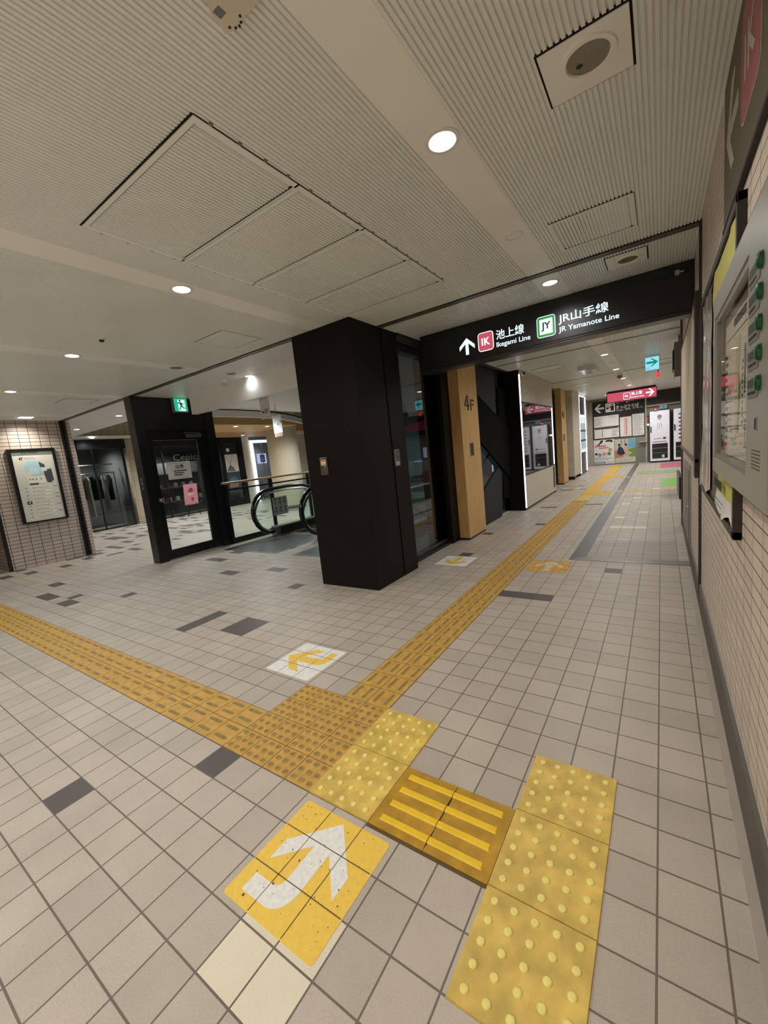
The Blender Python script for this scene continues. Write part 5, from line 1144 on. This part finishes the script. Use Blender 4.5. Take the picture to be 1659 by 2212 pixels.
mb = MB(); mb.poly([(.14, .46), (.22, .58), (.30, .56), (.34, .46), (.24, .42)], .015, .018, pm('poster_red', (160, 60, 74), .6), g); mb.scrib(.12, .36, .32, .40, 2, PAPER, .0155, g, .8, seed=58); mb.box(.1, .12, .2, .24, .015, .018, INKG, g); mb.poly([(.28, .1), (.36, .2), (.26, .26), (.22, .2)], .015, .018, MATS['poster_red'], g); mb.build('print', t)
MB().tube([(-11.33, 6.48, .4), (-11.28, 6.44, 0)], .014, BLKMET).tube([(-11.33, 6.84, .4), (-11.28, 6.88, 0)], .014, BLKMET).tube([(-11.36, 6.66, .5), (-11.65, 6.66, 0)], .014, BLKMET).box(-11.36, -11.3, 6.42, 6.9, .35, .38, BLKMET).build('easel', t)
t = thing('shop_door', (XS, 9.0, 0), 'black shop door with small posters on its glass, above the railing', 'door')
mb = MB()
for a0, a1, b0, b1 in ((8.48, 8.62, 0, 2.66), (9.28, 9.5, 0, 2.66), (8.62, 9.28, 2.42, 2.66), (8.62, 9.28, 0, .3)): mb.box(a0, a1, b0, b1, -.05, .05, BLKMET, f)
mb.build('frame', t, bevel=.004); MB().box(8.62, 9.28, .3, 2.42, -.01, 0, MATS['shop_glass'], f).build('pane', t); MB().box(9.38, 9.46, 1.0, 1.12, .05, .12, BLKMET, f).build('lever', t)
t = thing('shop_door_poster', (XS, 8.95, 1.3), 'pale poster with an apron figure on the black shop door', 'poster')
MB().box(8.66, 9.22, 1.32, 2.0, 0.002, .006, PAPER, f).build('sheet', t); mb = MB().poly([(8.7, 1.34), (8.75, 1.5), (8.86, 1.6), (8.98, 1.5), (9.06, 1.34)], .006, .009, INKG, f); mb.tube([(XS + .01, 8.72, 1.92), (XS + .01, 8.86, 1.6), (XS + .01, 9.0, 1.98)], .006, INKG, 5); mb.build('print', t)
tag(MB().disc(8.84, 2.17, .075, 0.002, .006, PAPER, f).build('round_sticker'), 'round white sticker at the top of the black shop door', 'sticker')
t = MB().poly([(8.7, .9), (8.8, 1.1), (8.95, 1.14), (9.1, 1.05), (9.05, .85)], .002, .01, pm('cap_blue', (84, 116, 150), .6), f); t.box(8.72, 9.1, .72, .88, .002, .008, pm('print_clay', (150, 118, 104), .6), f)
tag(t.build('shop_door_print'), 'blue cap picture low on the black shop door', 'print')
# bright portal
t = thing('light_portal', (XS, 10.5, 0), 'doorway outlined by white light strips near the round pillar', 'doorway')
MB().box(9.90, 10.02, 0, 2.50, 0, .06, LED, f).build('light_strip', t); MB().box(10.02, 11.1, 2.40, 2.50, 0, .06, LED, f).build('light_strip', t)
MB().box(10.02, 11.1, 0, 2.40, -.06, -.05, GLASS, f).build('pane', t); MB().box(10.5, 10.52, 0, 2.4, -.05, -.03, INKG, f).build('mullion', t)
b = MB(); b.box(-13.6, -13.5, 9.5, 13, 0, 2.7, pm('room_grey', (164, 170, 176), .5)); b.box(-13.5, -12.2, 9.88, 9.92, 0, 2.7, MATS['room_grey']); struct(b.build('wall_room', keep=True))
for k, (y, lab) in enumerate(((10.15, 'bluish lit poster nearer the light strip inside the bright doorway'), (10.9, 'bluish lit poster farther inside the bright doorway'))):
    t = thing('lit_poster', (-12.9, y + .3, 1.55), lab, 'poster'); g = F_E(-12.9, y, 0)
    MB().box(0, .5, 1.55, 1.98, 0, .02, em('poster_blue', (190, 206, 244), .9), g).build('sheet', t); MB().box(.15, .42, 1.6, 1.94, .02, .023, pm('poster_violet', (120, 110, 180), .5), g).text('∞', .2, .36, 1.68, 1.75, .025, PAPER, g, .03).build('print', t)
t = thing('metal_chair', (-12.8, 10.4, 0), 'thin framed chair with red seat inside the bright doorway', 'chair')
RS = pm('chair_red', (150, 50, 46), .5)
MB().box(-13.0, -12.6, 10.2, 10.8, .72, .76, RS).build('seat', t)
for x, y in ((-12.97, 10.23), (-12.63, 10.23), (-12.97, 10.77), (-12.63, 10.77)): MB().tube([(x, y, 0), (x, y, .74)], .014, STEELD, 6).build('leg', t)
MB().tube([(-12.97, 10.23, .76), (-12.97, 10.23, 1.4), (-12.97, 10.77, 1.4), (-12.97, 10.77, .76)], .014, STEELD, 6).build('back_frame', t)
# round pillar
PC = pm('pillar_cream', (206, 196, 172), .6, 0, .3, .04, 3)
t = thing('round_pillar', (-8.0, 8.0, 0), 'large cream round pillar behind the escalator railing', 'pillar')
MB().lathe(-8.0, 8.0, [(.47, 0), (.47, 3.7)], PC, n=48).build('shaft', t, smooth=True); MB().lathe(-8.0, 8.0, [(.48, 0), (.48, .1), (.47, .1)], STEELD, n=48).build('foot_band', t, smooth=True)
t = thing('dark_window_post', (-7.2, 8.7, 0), 'black post with green-tinted glass right of the round pillar', 'post')
MB().box(-7.26, -7.12, 8.6, 8.75, 0, 3.6, BLKMET).build('post', t); MB().box(-7.1, -5.0, 8.66, 8.68, 0, 3.0, glass('teal_glass', (160, 190, 186))).build('pane', t)
b = MB(); b.box(-7.1, -.8, 11.0, 11.1, -3, 3.7, pm('far_teal', (130, 146, 144), .6)); struct(b.build('wall_atrium', keep=True))
# wooden beams with lights
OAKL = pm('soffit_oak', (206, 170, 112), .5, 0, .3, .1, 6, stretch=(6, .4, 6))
t = thing('oak_ceiling_beam', (-7.4, 6.2, 2.42), 'pale oak ceiling beam with round lights beyond the bulkhead', 'beam')
MB().box(-8.3, -6.7, 4.2, 7.45, 2.45, 2.72, OAKL).build('beam', t, bevel=.004)
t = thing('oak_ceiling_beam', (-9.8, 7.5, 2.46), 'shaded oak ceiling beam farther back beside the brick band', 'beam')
MB().box(-10.6, -8.9, 6.3, 10.5, 2.52, 2.74, pm('soffit_oak_shaded', (170, 128, 76), .5, 0, .3, .1, 6, stretch=(6, .4, 6))).build('beam', t, bevel=.004)  # darker copy of the soffit oak, shade put into its colour
for x, y, l in ((-7.0, 5.62, 'downlight in the oak beam beyond the bulkhead, left of two'), (-7.0, 6.62, 'downlight in the oak beam beside the round pillar top'), (-10.0, 8.1, 'downlight in the shaded oak beam above the black shop door')): downlight(x, y, l, .8, z=2.45 if x > -9 else 2.52, col=WARM)
downlight(-11.6, 4.2, 'downlight in the white ledge above the clothes shop window', .6, z=2.70, col=COOL)

# ================================================================= LIGHT FROM THE LAMPS AND ADDED FILL
for k, (x, y, z, p, col) in enumerate(LIGHTS):
    spot('downlight_or_fill', (x, y, z - .02), LAMP_W * p, 165, .75, .055, col)
spot('wall_washer_lamp', (-7.32, 1.57, H - .03), 42, 120, 1.0, .04, (1.0, .93, .82), (-7.69, 1.57, 1.75))
def area(name, loc, sx, sy, power, col, rot=(0, 0, 0)):
    l = bpy.data.lights.new(name, 'AREA'); l.shape = 'RECTANGLE'; l.size = sx; l.size_y = sy; l.energy = power; l.color = col
    o = bpy.data.objects.new(name, l); SC.collection.objects.link(o); o.location = loc; o.rotation_euler = rot; return o
for x, y in ((3.6, 8), (3.6, 11), (3.6, 14), (6.3, 9.5), (6.3, 13)): spot('gates_lamp', (x, y, H - .03), 70, 165, .8, .08, NEUT)
for x, y in ((-9.5, 5.2), (-9.5, 11.0), (-3.2, 7.5), (-3.2, 10.2), (-6.5, 10.2), (-5.3, 4.6), (-10.9, 6.8), (-6.2, 7.6)): spot('mall_fill', (x, y, 2.42 if x < -4 else 2.55), 120, 165, .8, .1, COOL)  # unseen fill spots added to brighten the mall side and round pillar
spot('shop_lamp', (-13.0, 7.2, 2.6), 190, 150, .8, .1, NEUT); spot('shop_lamp', (-13.0, 4.4, 2.6), 150, 150, .8, .1, NEUT); spot('room_lamp', (-12.9, 10.8, 2.6), 40, 150, .8, .1, COOL)
